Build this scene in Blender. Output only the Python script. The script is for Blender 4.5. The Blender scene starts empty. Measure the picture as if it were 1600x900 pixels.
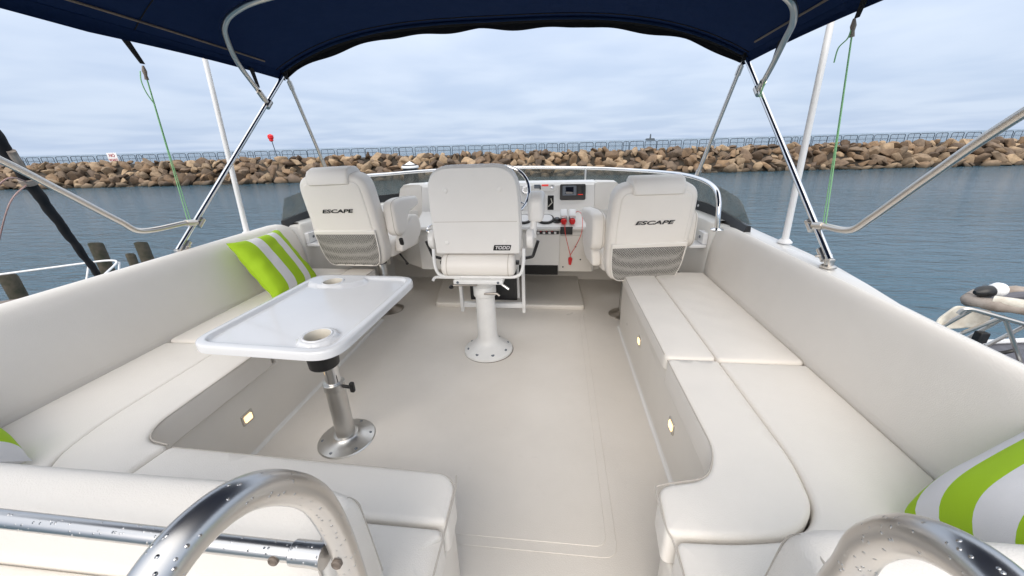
import bpy, bmesh, math, random
import numpy as np
from mathutils.geometry import delaunay_2d_cdt
from mathutils import Vector, Matrix, noise
R = math.radians
random.seed(7)
S = bpy.context.scene
COL = S.collection

# ------------------------------------------------------------------ camera
YAW, PITCH, ROLL = R(6.75), R(21.45), R(1.56)
fw = Vector((-math.sin(YAW)*math.cos(PITCH), math.cos(YAW)*math.cos(PITCH), -math.sin(PITCH)))
rt = Vector((math.cos(YAW), math.sin(YAW), 0)); up = rt.cross(fw)
r2 = math.cos(ROLL)*rt - math.sin(ROLL)*up
u2 = math.sin(ROLL)*rt + math.cos(ROLL)*up
cd = bpy.data.cameras.new('camera'); cam = bpy.data.objects.new('camera', cd); COL.objects.link(cam)
m = Matrix((r2, u2, -fw)).transposed().to_4x4(); m.translation = Vector((.395, 0, 1.2))
cam.matrix_world = m
cd.sensor_width = 36; cd.lens = 578/1600*36; cd.clip_start = .02; cd.clip_end = 30000
S.camera = cam

# ------------------------------------------------------------------ world: overcast sky over a NISHITA base, one soft sun
SUN_EL, SUN_AZ = R(34), R(192)          # azimuth clockwise from +Y: behind the camera, slightly to port
w = bpy.data.worlds.new('World'); S.world = w; w.use_nodes = True
nt = w.node_tree; nt.nodes.clear(); L = nt.links.new
def wn(t, **k):
    n = nt.nodes.new(t)
    for a, v in k.items(): setattr(n, a, v)
    return n
sky = wn('ShaderNodeTexSky', sky_type='NISHITA', sun_disc=False, sun_elevation=SUN_EL, sun_rotation=SUN_AZ)
tc = wn('ShaderNodeTexCoord'); sx = wn('ShaderNodeSeparateXYZ'); L(tc.outputs['Generated'], sx.inputs[0])
mz = wn('ShaderNodeMath', operation='MAXIMUM'); L(sx.outputs[2], mz.inputs[0]); mz.inputs[1].default_value = 0
# clouds flattened towards the horizon: divide the direction by (z + small)
ad = wn('ShaderNodeMath', operation='ADD'); L(mz.outputs[0], ad.inputs[0]); ad.inputs[1].default_value = .09
dv = wn('ShaderNodeVectorMath', operation='DIVIDE'); cb = wn('ShaderNodeCombineXYZ')
for i in range(3): L(ad.outputs[0], cb.inputs[i])
L(tc.outputs['Generated'], dv.inputs[0]); L(cb.outputs[0], dv.inputs[1])
n1 = wn('ShaderNodeTexNoise'); n1.inputs['Scale'].default_value = .95; n1.inputs['Detail'].default_value = 7; n1.inputs['Roughness'].default_value = .45; n1.inputs['Distortion'].default_value = .2
L(dv.outputs[0], n1.inputs['Vector'])
cr = wn('ShaderNodeValToRGB'); cr.color_ramp.interpolation = 'EASE'
cr.color_ramp.elements[0].position = .30; cr.color_ramp.elements[0].color = (5.15, 6.35, 8.45, 1)
cr.color_ramp.elements[1].position = .72; cr.color_ramp.elements[1].color = (6.4, 7.5, 9.3, 1)
L(n1.outputs['Fac'], cr.inputs[0])
# overcast luminance rises evenly from the horizon to the zenith
pw = wn('ShaderNodeMath', operation='POWER'); L(mz.outputs[0], pw.inputs[0]); pw.inputs[1].default_value = 1.5
g = wn('ShaderNodeMath', operation='MULTIPLY_ADD'); L(pw.outputs[0], g.inputs[0]); g.inputs[1].default_value = 1.7; g.inputs[2].default_value = .86
wm_ = wn('ShaderNodeMix', data_type='RGBA'); wm_.inputs[6].default_value = (1, 1, 1, 1); wm_.inputs[7].default_value = (1.24, 1.03, .80, 1); L(mz.outputs[0], wm_.inputs[0])
wv = wn('ShaderNodeVectorMath', operation='MULTIPLY'); L(cr.outputs[0], wv.inputs[0]); L(wm_.outputs[2], wv.inputs[1])
sc = wn('ShaderNodeVectorMath', operation='SCALE'); L(wv.outputs[0], sc.inputs[0]); L(g.outputs[0], sc.inputs['Scale'])
mixw = wn('ShaderNodeMix', data_type='RGBA'); mixw.inputs[0].default_value = .93
L(sky.outputs[0], mixw.inputs[6]); L(sc.outputs[0], mixw.inputs[7])
bg = wn('ShaderNodeBackground'); bg.inputs[1].default_value = .0735; L(mixw.outputs[2], bg.inputs[0])
wo = wn('ShaderNodeOutputWorld'); L(bg.outputs[0], wo.inputs[0])

sd = bpy.data.lights.new('sun', 'SUN'); sd.energy = 1.5; sd.angle = R(50); sd.color = (1, .90, .78)
so = bpy.data.objects.new('sun', sd); COL.objects.link(so)
d = Vector((math.sin(SUN_AZ)*math.cos(SUN_EL), math.cos(SUN_AZ)*math.cos(SUN_EL), math.sin(SUN_EL)))
so.rotation_euler = d.to_track_quat('Z', 'Y').to_euler()
S.view_settings.view_transform = 'Standard'; S.view_settings.look = 'None'
S.view_settings.exposure = .70; S.view_settings.gamma = 1; S.view_settings.use_curve_mapping = False

# ------------------------------------------------------------------ materials
M = {}
def mat(name, col, rough=.5, metal=0., spec=.5, var=0., vscale=3., bump=0., bscale=200., col2=None, coat=0., trans=0., alpha=1., emit=None, estr=0., dirt=0.):
    m = bpy.data.materials.new(name); m.use_nodes = True; t = m.node_tree; b = t.nodes['Principled BSDF']
    b.inputs['Base Color'].default_value = (*col, 1); b.inputs['Roughness'].default_value = rough
    b.inputs['Metallic'].default_value = metal; b.inputs['Specular IOR Level'].default_value = spec
    b.inputs['Coat Weight'].default_value = coat; b.inputs['Coat Roughness'].default_value = .06
    b.inputs['Transmission Weight'].default_value = trans
    if emit: b.inputs['Emission Color'].default_value = (*emit, 1); b.inputs['Emission Strength'].default_value = estr
    tc = t.nodes.new('ShaderNodeTexCoord')
    if var or col2 or dirt:
        n = t.nodes.new('ShaderNodeTexNoise'); n.inputs['Scale'].default_value = vscale; n.inputs['Detail'].default_value = 6; n.inputs['Roughness'].default_value = .6
        t.links.new(tc.outputs['Object'], n.inputs['Vector'])
        mx = t.nodes.new('ShaderNodeMix'); mx.data_type = 'RGBA'
        c2 = col2 or tuple(c*(1-var) for c in col)
        rp = t.nodes.new('ShaderNodeMapRange'); rp.inputs[1].default_value = .35; rp.inputs[2].default_value = .68
        t.links.new(n.outputs['Fac'], rp.inputs[0]); t.links.new(rp.outputs[0], mx.inputs[0])
        mx.inputs[6].default_value = (*col, 1); mx.inputs[7].default_value = (*c2, 1)
        t.links.new(mx.outputs[2], b.inputs['Base Color'])
    if bump:
        n = t.nodes.new('ShaderNodeTexNoise'); n.inputs['Scale'].default_value = bscale; n.inputs['Detail'].default_value = 4
        t.links.new(tc.outputs['Object'], n.inputs['Vector'])
        n2 = t.nodes.new('ShaderNodeTexNoise'); n2.inputs['Scale'].default_value = bscale*.035; n2.inputs['Detail'].default_value = 2
        t.links.new(tc.outputs['Object'], n2.inputs['Vector'])
        a = t.nodes.new('ShaderNodeMath'); a.operation = 'MULTIPLY_ADD'; a.inputs[1].default_value = 1.6
        t.links.new(n2.outputs['Fac'], a.inputs[0]); t.links.new(n.outputs['Fac'], a.inputs[2])
        bp = t.nodes.new('ShaderNodeBump'); bp.inputs['Strength'].default_value = bump; bp.inputs['Distance'].default_value = .002
        t.links.new(a.outputs[0], bp.inputs['Height']); t.links.new(bp.outputs[0], b.inputs['Normal'])
        # roughness breakup
        mr = t.nodes.new('ShaderNodeMapRange'); mr.inputs[3].default_value = max(.03, rough-.06); mr.inputs[4].default_value = rough+.1
        t.links.new(n2.outputs['Fac'], mr.inputs[0]); t.links.new(mr.outputs[0], b.inputs['Roughness'])
    M[name] = m; return m
mat('vinyl', (.83, .79, .735), .42, var=.05, vscale=2.2, bump=.34, bscale=420)
mat('vinyl_cool', (.81, .79, .76), .36, var=.05, vscale=2.5, bump=.2, bscale=300)
mat('piping', (.50, .46, .41), .5)
mat('seam', (.22, .19, .165), .7)
mat('gelcoat', (.79, .775, .745), .22, var=.05, vscale=1.7, bump=.06, bscale=60)
mat('gelcoat_cream', (.76, .72, .66), .3, var=.07, vscale=1.9, bump=.1, bscale=120)
mat('white_plastic', (.76, .77, .79), .16, var=.03, vscale=6, bump=.03, bscale=40, coat=.4)
mat('white_paint', (.80, .80, .79), .28, var=.08, vscale=14, bump=.1, bscale=80)
mat('cup_cream', (.62, .58, .5), .4)
mat('black_plastic', (.012, .012, .013), .38)
mat('black_fabric', (.010, .010, .012), .85, var=.3, vscale=9, bump=.6, bscale=60)
mat('void_shade', (.012, .011, .01), .8)  # near-black stand-in for shade inside console hollows
mat('screen', (.01, .012, .02), .08)
mat('grey_plastic', (.12, .14, .17), .3)
mat('silver', (.62, .63, .65), .28, metal=1)
mat('steel', (.64, .60, .55), .28, metal=1)
mat('steel_bright', (.76, .76, .76), .10, metal=1)
mat('brushed', (.30, .28, .26), .4, metal=1)
mat('aluminium', (.60, .59, .57), .3, metal=1, bump=.1, bscale=90)
mat('rope_green', (.30, .62, .30), .7, bump=.5, bscale=500)
mat('red_plastic', (.62, .012, .015), .3)
mat('red_cord', (.75, .06, .04), .6)
mat('white_gloss', (.78, .78, .78), .3)
mat('wood_pile', (.085, .07, .05), .85, col2=(.03, .035, .02), vscale=6, bump=1., bscale=60)
mat('pile_black', (.012, .013, .016), .5)
mat('galv', (.02, .035, .055), .5)
mat('lettering', (.02, .02, .022), .4)
mat('sign_white', (.75, .74, .74), .5)
mat('sign_red', (.35, .03, .04), .5)
mat('badge', (.02, .02, .02), .3)
mat('amber_light', (1, .7, .3), .3, emit=(1, .66, .30), estr=1.5)
mat('red_led', (.3, .01, .01), .3, emit=(1, .05, .03), estr=.35)
mat('rope_white', (.42, .36, .33), .8, col2=(.3, .1, .09), vscale=60)
mat('toe_rail', (.19, .15, .12), .6, var=.3, vscale=8)
mat('gear_beige', (.36, .31, .27), .75, col2=(.20, .16, .13), vscale=7, bump=.8, bscale=30)
mat('gear_grey', (.12, .12, .14), .7, var=.3, vscale=9, bump=.6, bscale=40)
mat('gear_white', (.66, .63, .55), .6, col2=(.45, .40, .33), vscale=8)
mat('hull_white', (.68, .68, .67), .3, var=.06, vscale=.8)
mat('tower_grey', (.09, .11, .13), .8)

def nodes(m): return m.node_tree, m.node_tree.nodes['Principled BSDF']

# floor: cream gelcoat with fine non-skid grain
def floor_mat():
    m = mat('nonskid', (.76, .715, .655), .36, var=.10, vscale=1.3); t, b = nodes(m)
    tc = t.nodes.new('ShaderNodeTexCoord')
    v = t.nodes.new('ShaderNodeTexVoronoi'); v.inputs['Scale'].default_value = 330; t.links.new(tc.outputs['Object'], v.inputs['Vector'])
    bp = t.nodes.new('ShaderNodeBump'); bp.inputs['Strength'].default_value = .28; bp.inputs['Distance'].default_value = .0012
    t.links.new(v.outputs['Distance'], bp.inputs['Height']); t.links.new(bp.outputs[0], b.inputs['Normal'])
    n = t.nodes.new('ShaderNodeTexNoise'); n.inputs['Scale'].default_value = 2.6; n.inputs['Detail'].default_value = 8; n.inputs['Roughness'].default_value = .65
    t.links.new(tc.outputs['Object'], n.inputs['Vector'])
    mr = t.nodes.new('ShaderNodeMapRange'); mr.inputs[1].default_value = .3; mr.inputs[2].default_value = .75; mr.inputs[3].default_value = .26; mr.inputs[4].default_value = .5
    t.links.new(n.outputs['Fac'], mr.inputs[0]); t.links.new(mr.outputs[0], b.inputs['Roughness'])
    src = b.inputs['Base Color'].links[0].from_socket
    sc2 = t.nodes.new('ShaderNodeTexNoise'); sc2.inputs['Scale'].default_value = 11; sc2.inputs['Detail'].default_value = 10; sc2.inputs['Roughness'].default_value = .75; sc2.inputs['Distortion'].default_value = 1.5
    t.links.new(tc.outputs['Object'], sc2.inputs['Vector'])
    m3 = t.nodes.new('ShaderNodeMapRange'); m3.inputs[1].default_value = .60; m3.inputs[2].default_value = .80; m3.inputs[3].default_value = 0; m3.inputs[4].default_value = .35
    t.links.new(sc2.outputs['Fac'], m3.inputs[0])
    mx = t.nodes.new('ShaderNodeMix'); mx.data_type = 'RGBA'; mx.inputs[7].default_value = (.50, .45, .39, 1)
    t.links.new(m3.outputs[0], mx.inputs[0]); t.links.new(src, mx.inputs[6]); t.links.new(mx.outputs[2], b.inputs['Base Color'])
floor_mat()

# navy acrylic canvas, slightly translucent
def canvas_mat():
    m = bpy.data.materials.new('navy_canvas'); m.use_nodes = True; t = m.node_tree; b = t.nodes['Principled BSDF']
    b.inputs['Base Color'].default_value = (.010, .029, .088, 1); b.inputs['Roughness'].default_value = .85
    b.inputs['Specular IOR Level'].default_value = .2
    tr = t.nodes.new('ShaderNodeBsdfTranslucent'); tr.inputs[0].default_value = (.011, .042, .145, 1)
    mx = t.nodes.new('ShaderNodeMixShader'); mx.inputs[0].default_value = .35
    t.links.new(b.outputs[0], mx.inputs[1]); t.links.new(tr.outputs[0], mx.inputs[2])
    t.links.new(mx.outputs[0], t.nodes['Material Output'].inputs[0])
    tc = t.nodes.new('ShaderNodeTexCoord'); n = t.nodes.new('ShaderNodeTexNoise'); n.inputs['Scale'].default_value = 5; n.inputs['Detail'].default_value = 5
    t.links.new(tc.outputs['Object'], n.inputs['Vector'])
    bp = t.nodes.new('ShaderNodeBump'); bp.inputs['Strength'].default_value = .5; bp.inputs['Distance'].default_value = .035
    t.links.new(n.outputs['Fac'], bp.inputs['Height']); t.links.new(bp.outputs[0], b.inputs['Normal'])
    M['canvas'] = m
canvas_mat()

# wet chrome of the near hand rails: rain drops as relief
def wet_mat():
    m = mat('wet_steel', (.60, .585, .57), .28, metal=1); t, b = nodes(m)
    tc = t.nodes.new('ShaderNodeTexCoord')
    v = t.nodes.new('ShaderNodeTexVoronoi'); v.inputs['Scale'].default_value = 190; v.inputs['Randomness'].default_value = 1
    t.links.new(tc.outputs['Object'], v.inputs['Vector'])
    mr = t.nodes.new('ShaderNodeMapRange'); mr.inputs[1].default_value = .0; mr.inputs[2].default_value = .30; mr.inputs[3].default_value = 1; mr.inputs[4].default_value = 0
    t.links.new(v.outputs['Distance'], mr.inputs[0])
    sp = t.nodes.new('ShaderNodeSeparateColor'); t.links.new(v.outputs['Color'], sp.inputs[0])
    gt = t.nodes.new('ShaderNodeMath'); gt.operation = 'GREATER_THAN'; gt.inputs[1].default_value = .66; t.links.new(sp.outputs[0], gt.inputs[0])
    mu = t.nodes.new('ShaderNodeMath'); mu.operation = 'MULTIPLY'; t.links.new(gt.outputs[0], mu.inputs[0]); t.links.new(mr.outputs[0], mu.inputs[1])
    bp = t.nodes.new('ShaderNodeBump'); bp.inputs['Strength'].default_value = .9; bp.inputs['Distance'].default_value = .0018
    t.links.new(mu.outputs[0], bp.inputs['Height']); t.links.new(bp.outputs[0], b.inputs['Normal'])
wet_mat()

# woven mesh of the seat pockets
def mesh_mat():
    m = mat('pocket_mesh', (.30, .29, .27), .6); t, b = nodes(m)
    tc = t.nodes.new('ShaderNodeTexCoord'); mp = t.nodes.new('ShaderNodeMapping'); mp.inputs['Rotation'].default_value = (0, R(45), 0)
    t.links.new(tc.outputs['Object'], mp.inputs[0])
    ck = t.nodes.new('ShaderNodeTexVoronoi'); ck.inputs['Scale'].default_value = 95; ck.inputs['Randomness'].default_value = .15
    t.links.new(mp.outputs[0], ck.inputs['Vector'])
    r = t.nodes.new('ShaderNodeValToRGB'); r.color_ramp.elements[0].position = .25; r.color_ramp.elements[0].color = (.09, .086, .08, 1)
    r.color_ramp.elements[1].position = .55; r.color_ramp.elements[1].color = (.34, .325, .30, 1)
    t.links.new(ck.outputs['Distance'], r.inputs[0]); t.links.new(r.outputs[0], b.inputs['Base Color'])
    bp = t.nodes.new('ShaderNodeBump'); bp.inputs['Strength'].default_value = .25; bp.inputs['Distance'].default_value = .0006
    t.links.new(ck.outputs['Distance'], bp.inputs['Height']); t.links.new(bp.outputs[0], b.inputs['Normal'])
mesh_mat()

# striped pillow cloth: stripes along the pillow's own u coordinate
def stripe_mat(name, edges, first_green):
    m = mat(name, (.7, .7, .7), .8); t, b = nodes(m)
    uv = t.nodes.new('ShaderNodeUVMap'); sp = t.nodes.new('ShaderNodeSeparateXYZ'); t.links.new(uv.outputs[0], sp.inputs[0])
    r = t.nodes.new('ShaderNodeValToRGB'); r.color_ramp.interpolation = 'CONSTANT'
    G, W = (.36, .58, .012, 1), (.74, .74, .76, 1)
    c = first_green; r.color_ramp.elements[0].position = 0; r.color_ramp.elements[0].color = G if c else W
    r.color_ramp.elements.remove(r.color_ramp.elements[1])
    for e in edges:
        c = not c; el = r.color_ramp.elements.new(e); el.color = G if c else W
    t.links.new(sp.outputs[0], r.inputs[0]); t.links.new(r.outputs[0], b.inputs['Base Color'])
    tc = t.nodes.new('ShaderNodeTexCoord')
    n = t.nodes.new('ShaderNodeTexNoise'); n.inputs['Scale'].default_value = 7; n.inputs['Detail'].default_value = 3; t.links.new(tc.outputs['Object'], n.inputs['Vector'])
    n2 = t.nodes.new('ShaderNodeTexNoise'); n2.inputs['Scale'].default_value = 600; t.links.new(tc.outputs['Object'], n2.inputs['Vector'])
    a = t.nodes.new('ShaderNodeMath'); a.operation = 'MULTIPLY_ADD'; a.inputs[1].default_value = .06
    t.links.new(n2.outputs['Fac'], a.inputs[0]); t.links.new(n.outputs['Fac'], a.inputs[2])
    bp = t.nodes.new('ShaderNodeBump'); bp.inputs['Strength'].default_value = .6; bp.inputs['Distance'].default_value = .012
    t.links.new(a.outputs[0], bp.inputs['Height']); t.links.new(bp.outputs[0], b.inputs['Normal'])
stripe_mat('stripes_a', (.235, .42, .625, .765, .93), True)
stripe_mat('stripes_b', (.09, .20, .33, .47, .62, .80), True)
stripe_mat('stripes_c', (.70, .91), False)
M['stripes_c'].node_tree

# smoked acrylic
def glass_mat():
    m = bpy.data.materials.new('smoked_acrylic'); m.use_nodes = True; t = m.node_tree; b = t.nodes['Principled BSDF']
    b.inputs['Base Color'].default_value = (.30, .31, .29, 1); b.inputs['Roughness'].default_value = .08
    tp = t.nodes.new('ShaderNodeBsdfTransparent'); tp.inputs[0].default_value = (.74, .75, .73, 1)
    tc = t.nodes.new('ShaderNodeTexCoord'); n = t.nodes.new('ShaderNodeTexNoise'); n.inputs['Scale'].default_value = 9; n.inputs['Detail'].default_value = 6
    t.links.new(tc.outputs['Object'], n.inputs['Vector'])
    mr = t.nodes.new('ShaderNodeMapRange'); mr.inputs[1].default_value = .35; mr.inputs[2].default_value = .7; mr.inputs[3].default_value = .66; mr.inputs[4].default_value = .93
    t.links.new(n.outputs['Fac'], mr.inputs[0])
    mx = t.nodes.new('ShaderNodeMixShader'); t.links.new(mr.outputs[0], mx.inputs[0])
    t.links.new(b.outputs[0], mx.inputs[1]); t.links.new(tp.outputs[0], mx.inputs[2]); t.links.new(mx.outputs[0], t.nodes['Material Output'].inputs[0])
    M['smoked'] = m
glass_mat()

# sea water
def water_mat():
    m = mat('water', (.034, .084, .118), .10, spec=.5); t, b = nodes(m); b.inputs['IOR'].default_value = 1.33
    ge = t.nodes.new('ShaderNodeNewGeometry')
    prev = None
    for sc_, rot, st, dist, det in (((.45, 1.5, 1), 14, .85, .26, 4), ((1.8, 6, 1), -8, .8, .075, 5), ((.05, .13, 1), 10, .35, .3, 3)):
        mp = t.nodes.new('ShaderNodeMapping'); mp.inputs['Scale'].default_value = sc_; mp.inputs['Rotation'].default_value = (0, 0, R(rot))
        t.links.new(ge.outputs['Position'], mp.inputs[0])
        n = t.nodes.new('ShaderNodeTexNoise'); n.inputs['Scale'].default_value = 1; n.inputs['Detail'].default_value = det; n.inputs['Roughness'].default_value = .6; n.inputs['Distortion'].default_value = .4
        t.links.new(mp.outputs[0], n.inputs['Vector'])
        bp = t.nodes.new('ShaderNodeBump'); bp.inputs['Strength'].default_value = st; bp.inputs['Distance'].default_value = dist
        t.links.new(n.outputs['Fac'], bp.inputs['Height'])
        if prev: t.links.new(prev.outputs[0], bp.inputs['Normal'])
        pn = t.nodes.new('ShaderNodeTexNoise'); pn.inputs['Scale'].default_value = .035; pn.inputs['Detail'].default_value = 3; t.links.new(ge.outputs['Position'], pn.inputs['Vector'])
        pr = t.nodes.new('ShaderNodeMapRange'); pr.inputs[1].default_value = .35; pr.inputs[2].default_value = .65; pr.inputs[3].default_value = st*.45; pr.inputs[4].default_value = st*1.25
        t.links.new(pn.outputs['Fac'], pr.inputs[0]); t.links.new(pr.outputs[0], bp.inputs['Strength'])
        sy = t.nodes.new('ShaderNodeSeparateXYZ'); t.links.new(ge.outputs['Position'], sy.inputs[0])   # open sea beyond the breakwater is choppier
        my = t.nodes.new('ShaderNodeMapRange'); my.inputs[1].default_value = 62; my.inputs[2].default_value = 110; my.inputs[3].default_value = dist; my.inputs[4].default_value = dist*5
        t.links.new(sy.outputs[1], my.inputs[0]); t.links.new(my.outputs[0], bp.inputs['Distance'])
        prev = bp
    t.links.new(prev.outputs[0], b.inputs['Normal'])
water_mat()

# boulders: tan sandstone, each its own tone, dark wet foot
def rock_mat():
    m = mat('boulder', (.3, .2, .12), .85); t, b = nodes(m)
    oi = t.nodes.new('ShaderNodeObjectInfo'); ge = t.nodes.new('ShaderNodeNewGeometry'); at = t.nodes.new('ShaderNodeAttribute'); at.attribute_name = 'tone'
    ad = t.nodes.new('ShaderNodeMath'); ad.operation = 'ADD'; t.links.new(oi.outputs['Random'], ad.inputs[0]); t.links.new(at.outputs['Fac'], ad.inputs[1])
    fr = t.nodes.new('ShaderNodeMath'); fr.operation = 'FRACT'; t.links.new(ad.outputs[0], fr.inputs[0])
    r = t.nodes.new('ShaderNodeValToRGB')
    for i, (p, c) in enumerate(((0, (.075, .05, .033)), (.3, (.27, .175, .10)), (.5, (.14, .10, .072)), (.72, (.42, .30, .185)), (1, (.10, .072, .052)))):
        e = r.color_ramp.elements[i] if i < 2 else r.color_ramp.elements.new(p)
        e.position = p; e.color = (*c, 1)
    t.links.new(fr.outputs[0], r.inputs[0])
    n = t.nodes.new('ShaderNodeTexNoise'); n.inputs['Scale'].default_value = 1.7; n.inputs['Detail'].default_value = 8; n.inputs['Roughness'].default_value = .7
    t.links.new(ge.outputs['Position'], n.inputs['Vector'])
    mr = t.nodes.new('ShaderNodeMapRange'); mr.inputs[1].default_value = .3; mr.inputs[2].default_value = .7; mr.inputs[3].default_value = .55; mr.inputs[4].default_value = 1.25
    t.links.new(n.outputs['Fac'], mr.inputs[0])
    vs = t.nodes.new('ShaderNodeVectorMath'); vs.operation = 'SCALE'; t.links.new(r.outputs[0], vs.inputs[0]); t.links.new(mr.outputs[0], vs.inputs['Scale'])
    # wet, weeded tide band
    sp = t.nodes.new('ShaderNodeSeparateXYZ'); t.links.new(ge.outputs['Position'], sp.inputs[0])
    w = t.nodes.new('ShaderNodeMapRange'); w.inputs[1].default_value = -3.0; w.inputs[2].default_value = -2.45; t.links.new(sp.outputs[2], w.inputs[0])
    mx = t.nodes.new('ShaderNodeMix'); mx.data_type = 'RGBA'; mx.inputs[6].default_value = (.035, .03, .02, 1)
    t.links.new(w.outputs[0], mx.inputs[0]); t.links.new(vs.outputs[0], mx.inputs[7]); t.links.new(mx.outputs[2], b.inputs['Base Color'])
    bp = t.nodes.new('ShaderNodeBump'); bp.inputs['Strength'].default_value = .7; bp.inputs['Distance'].default_value = .12
    t.links.new(n.outputs['Fac'], bp.inputs['Height']); t.links.new(bp.outputs[0], b.inputs['Normal'])
rock_mat()

# ------------------------------------------------------------------ mesh kit
def cat(pts, n=8, closed=False):
    """Catmull-Rom through pts."""
    P = [Vector(p) for p in pts]; N = len(P); out = []
    rng = range(N) if closed else range(N-1)
    for i in rng:
        a = P[(i-1) % N] if closed or i > 0 else P[0]*2-P[1]
        b = P[i]; c = P[(i+1) % N]; d = P[(i+2) % N] if closed or i+2 < N else P[-1]*2-P[-2]
        for k in range(n):
            t = k/n
            out.append(.5*((2*b)+(c-a)*t+(2*a-5*b+4*c-d)*t*t+(3*b-a-3*c+d)*t**3))
    if not closed: out.append(P[-1])
    return out
def bend(pts, r, n=6):
    """polyline with circular-ish rounded corners"""
    P = [Vector(p) for p in pts]; out = [P[0]]
    for i in range(1, len(P)-1):
        a, b, c = P[i-1], P[i], P[i+1]
        d1 = min(r, (a-b).length*.49); d2 = min(r, (c-b).length*.49)
        p = b+(a-b).normalized()*d1; q = b+(c-b).normalized()*d2
        for k in range(n+1):
            t = k/n; out.append((1-t)**2*p+2*t*(1-t)*b+t*t*q)
    out.append(P[-1]); return out

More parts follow.
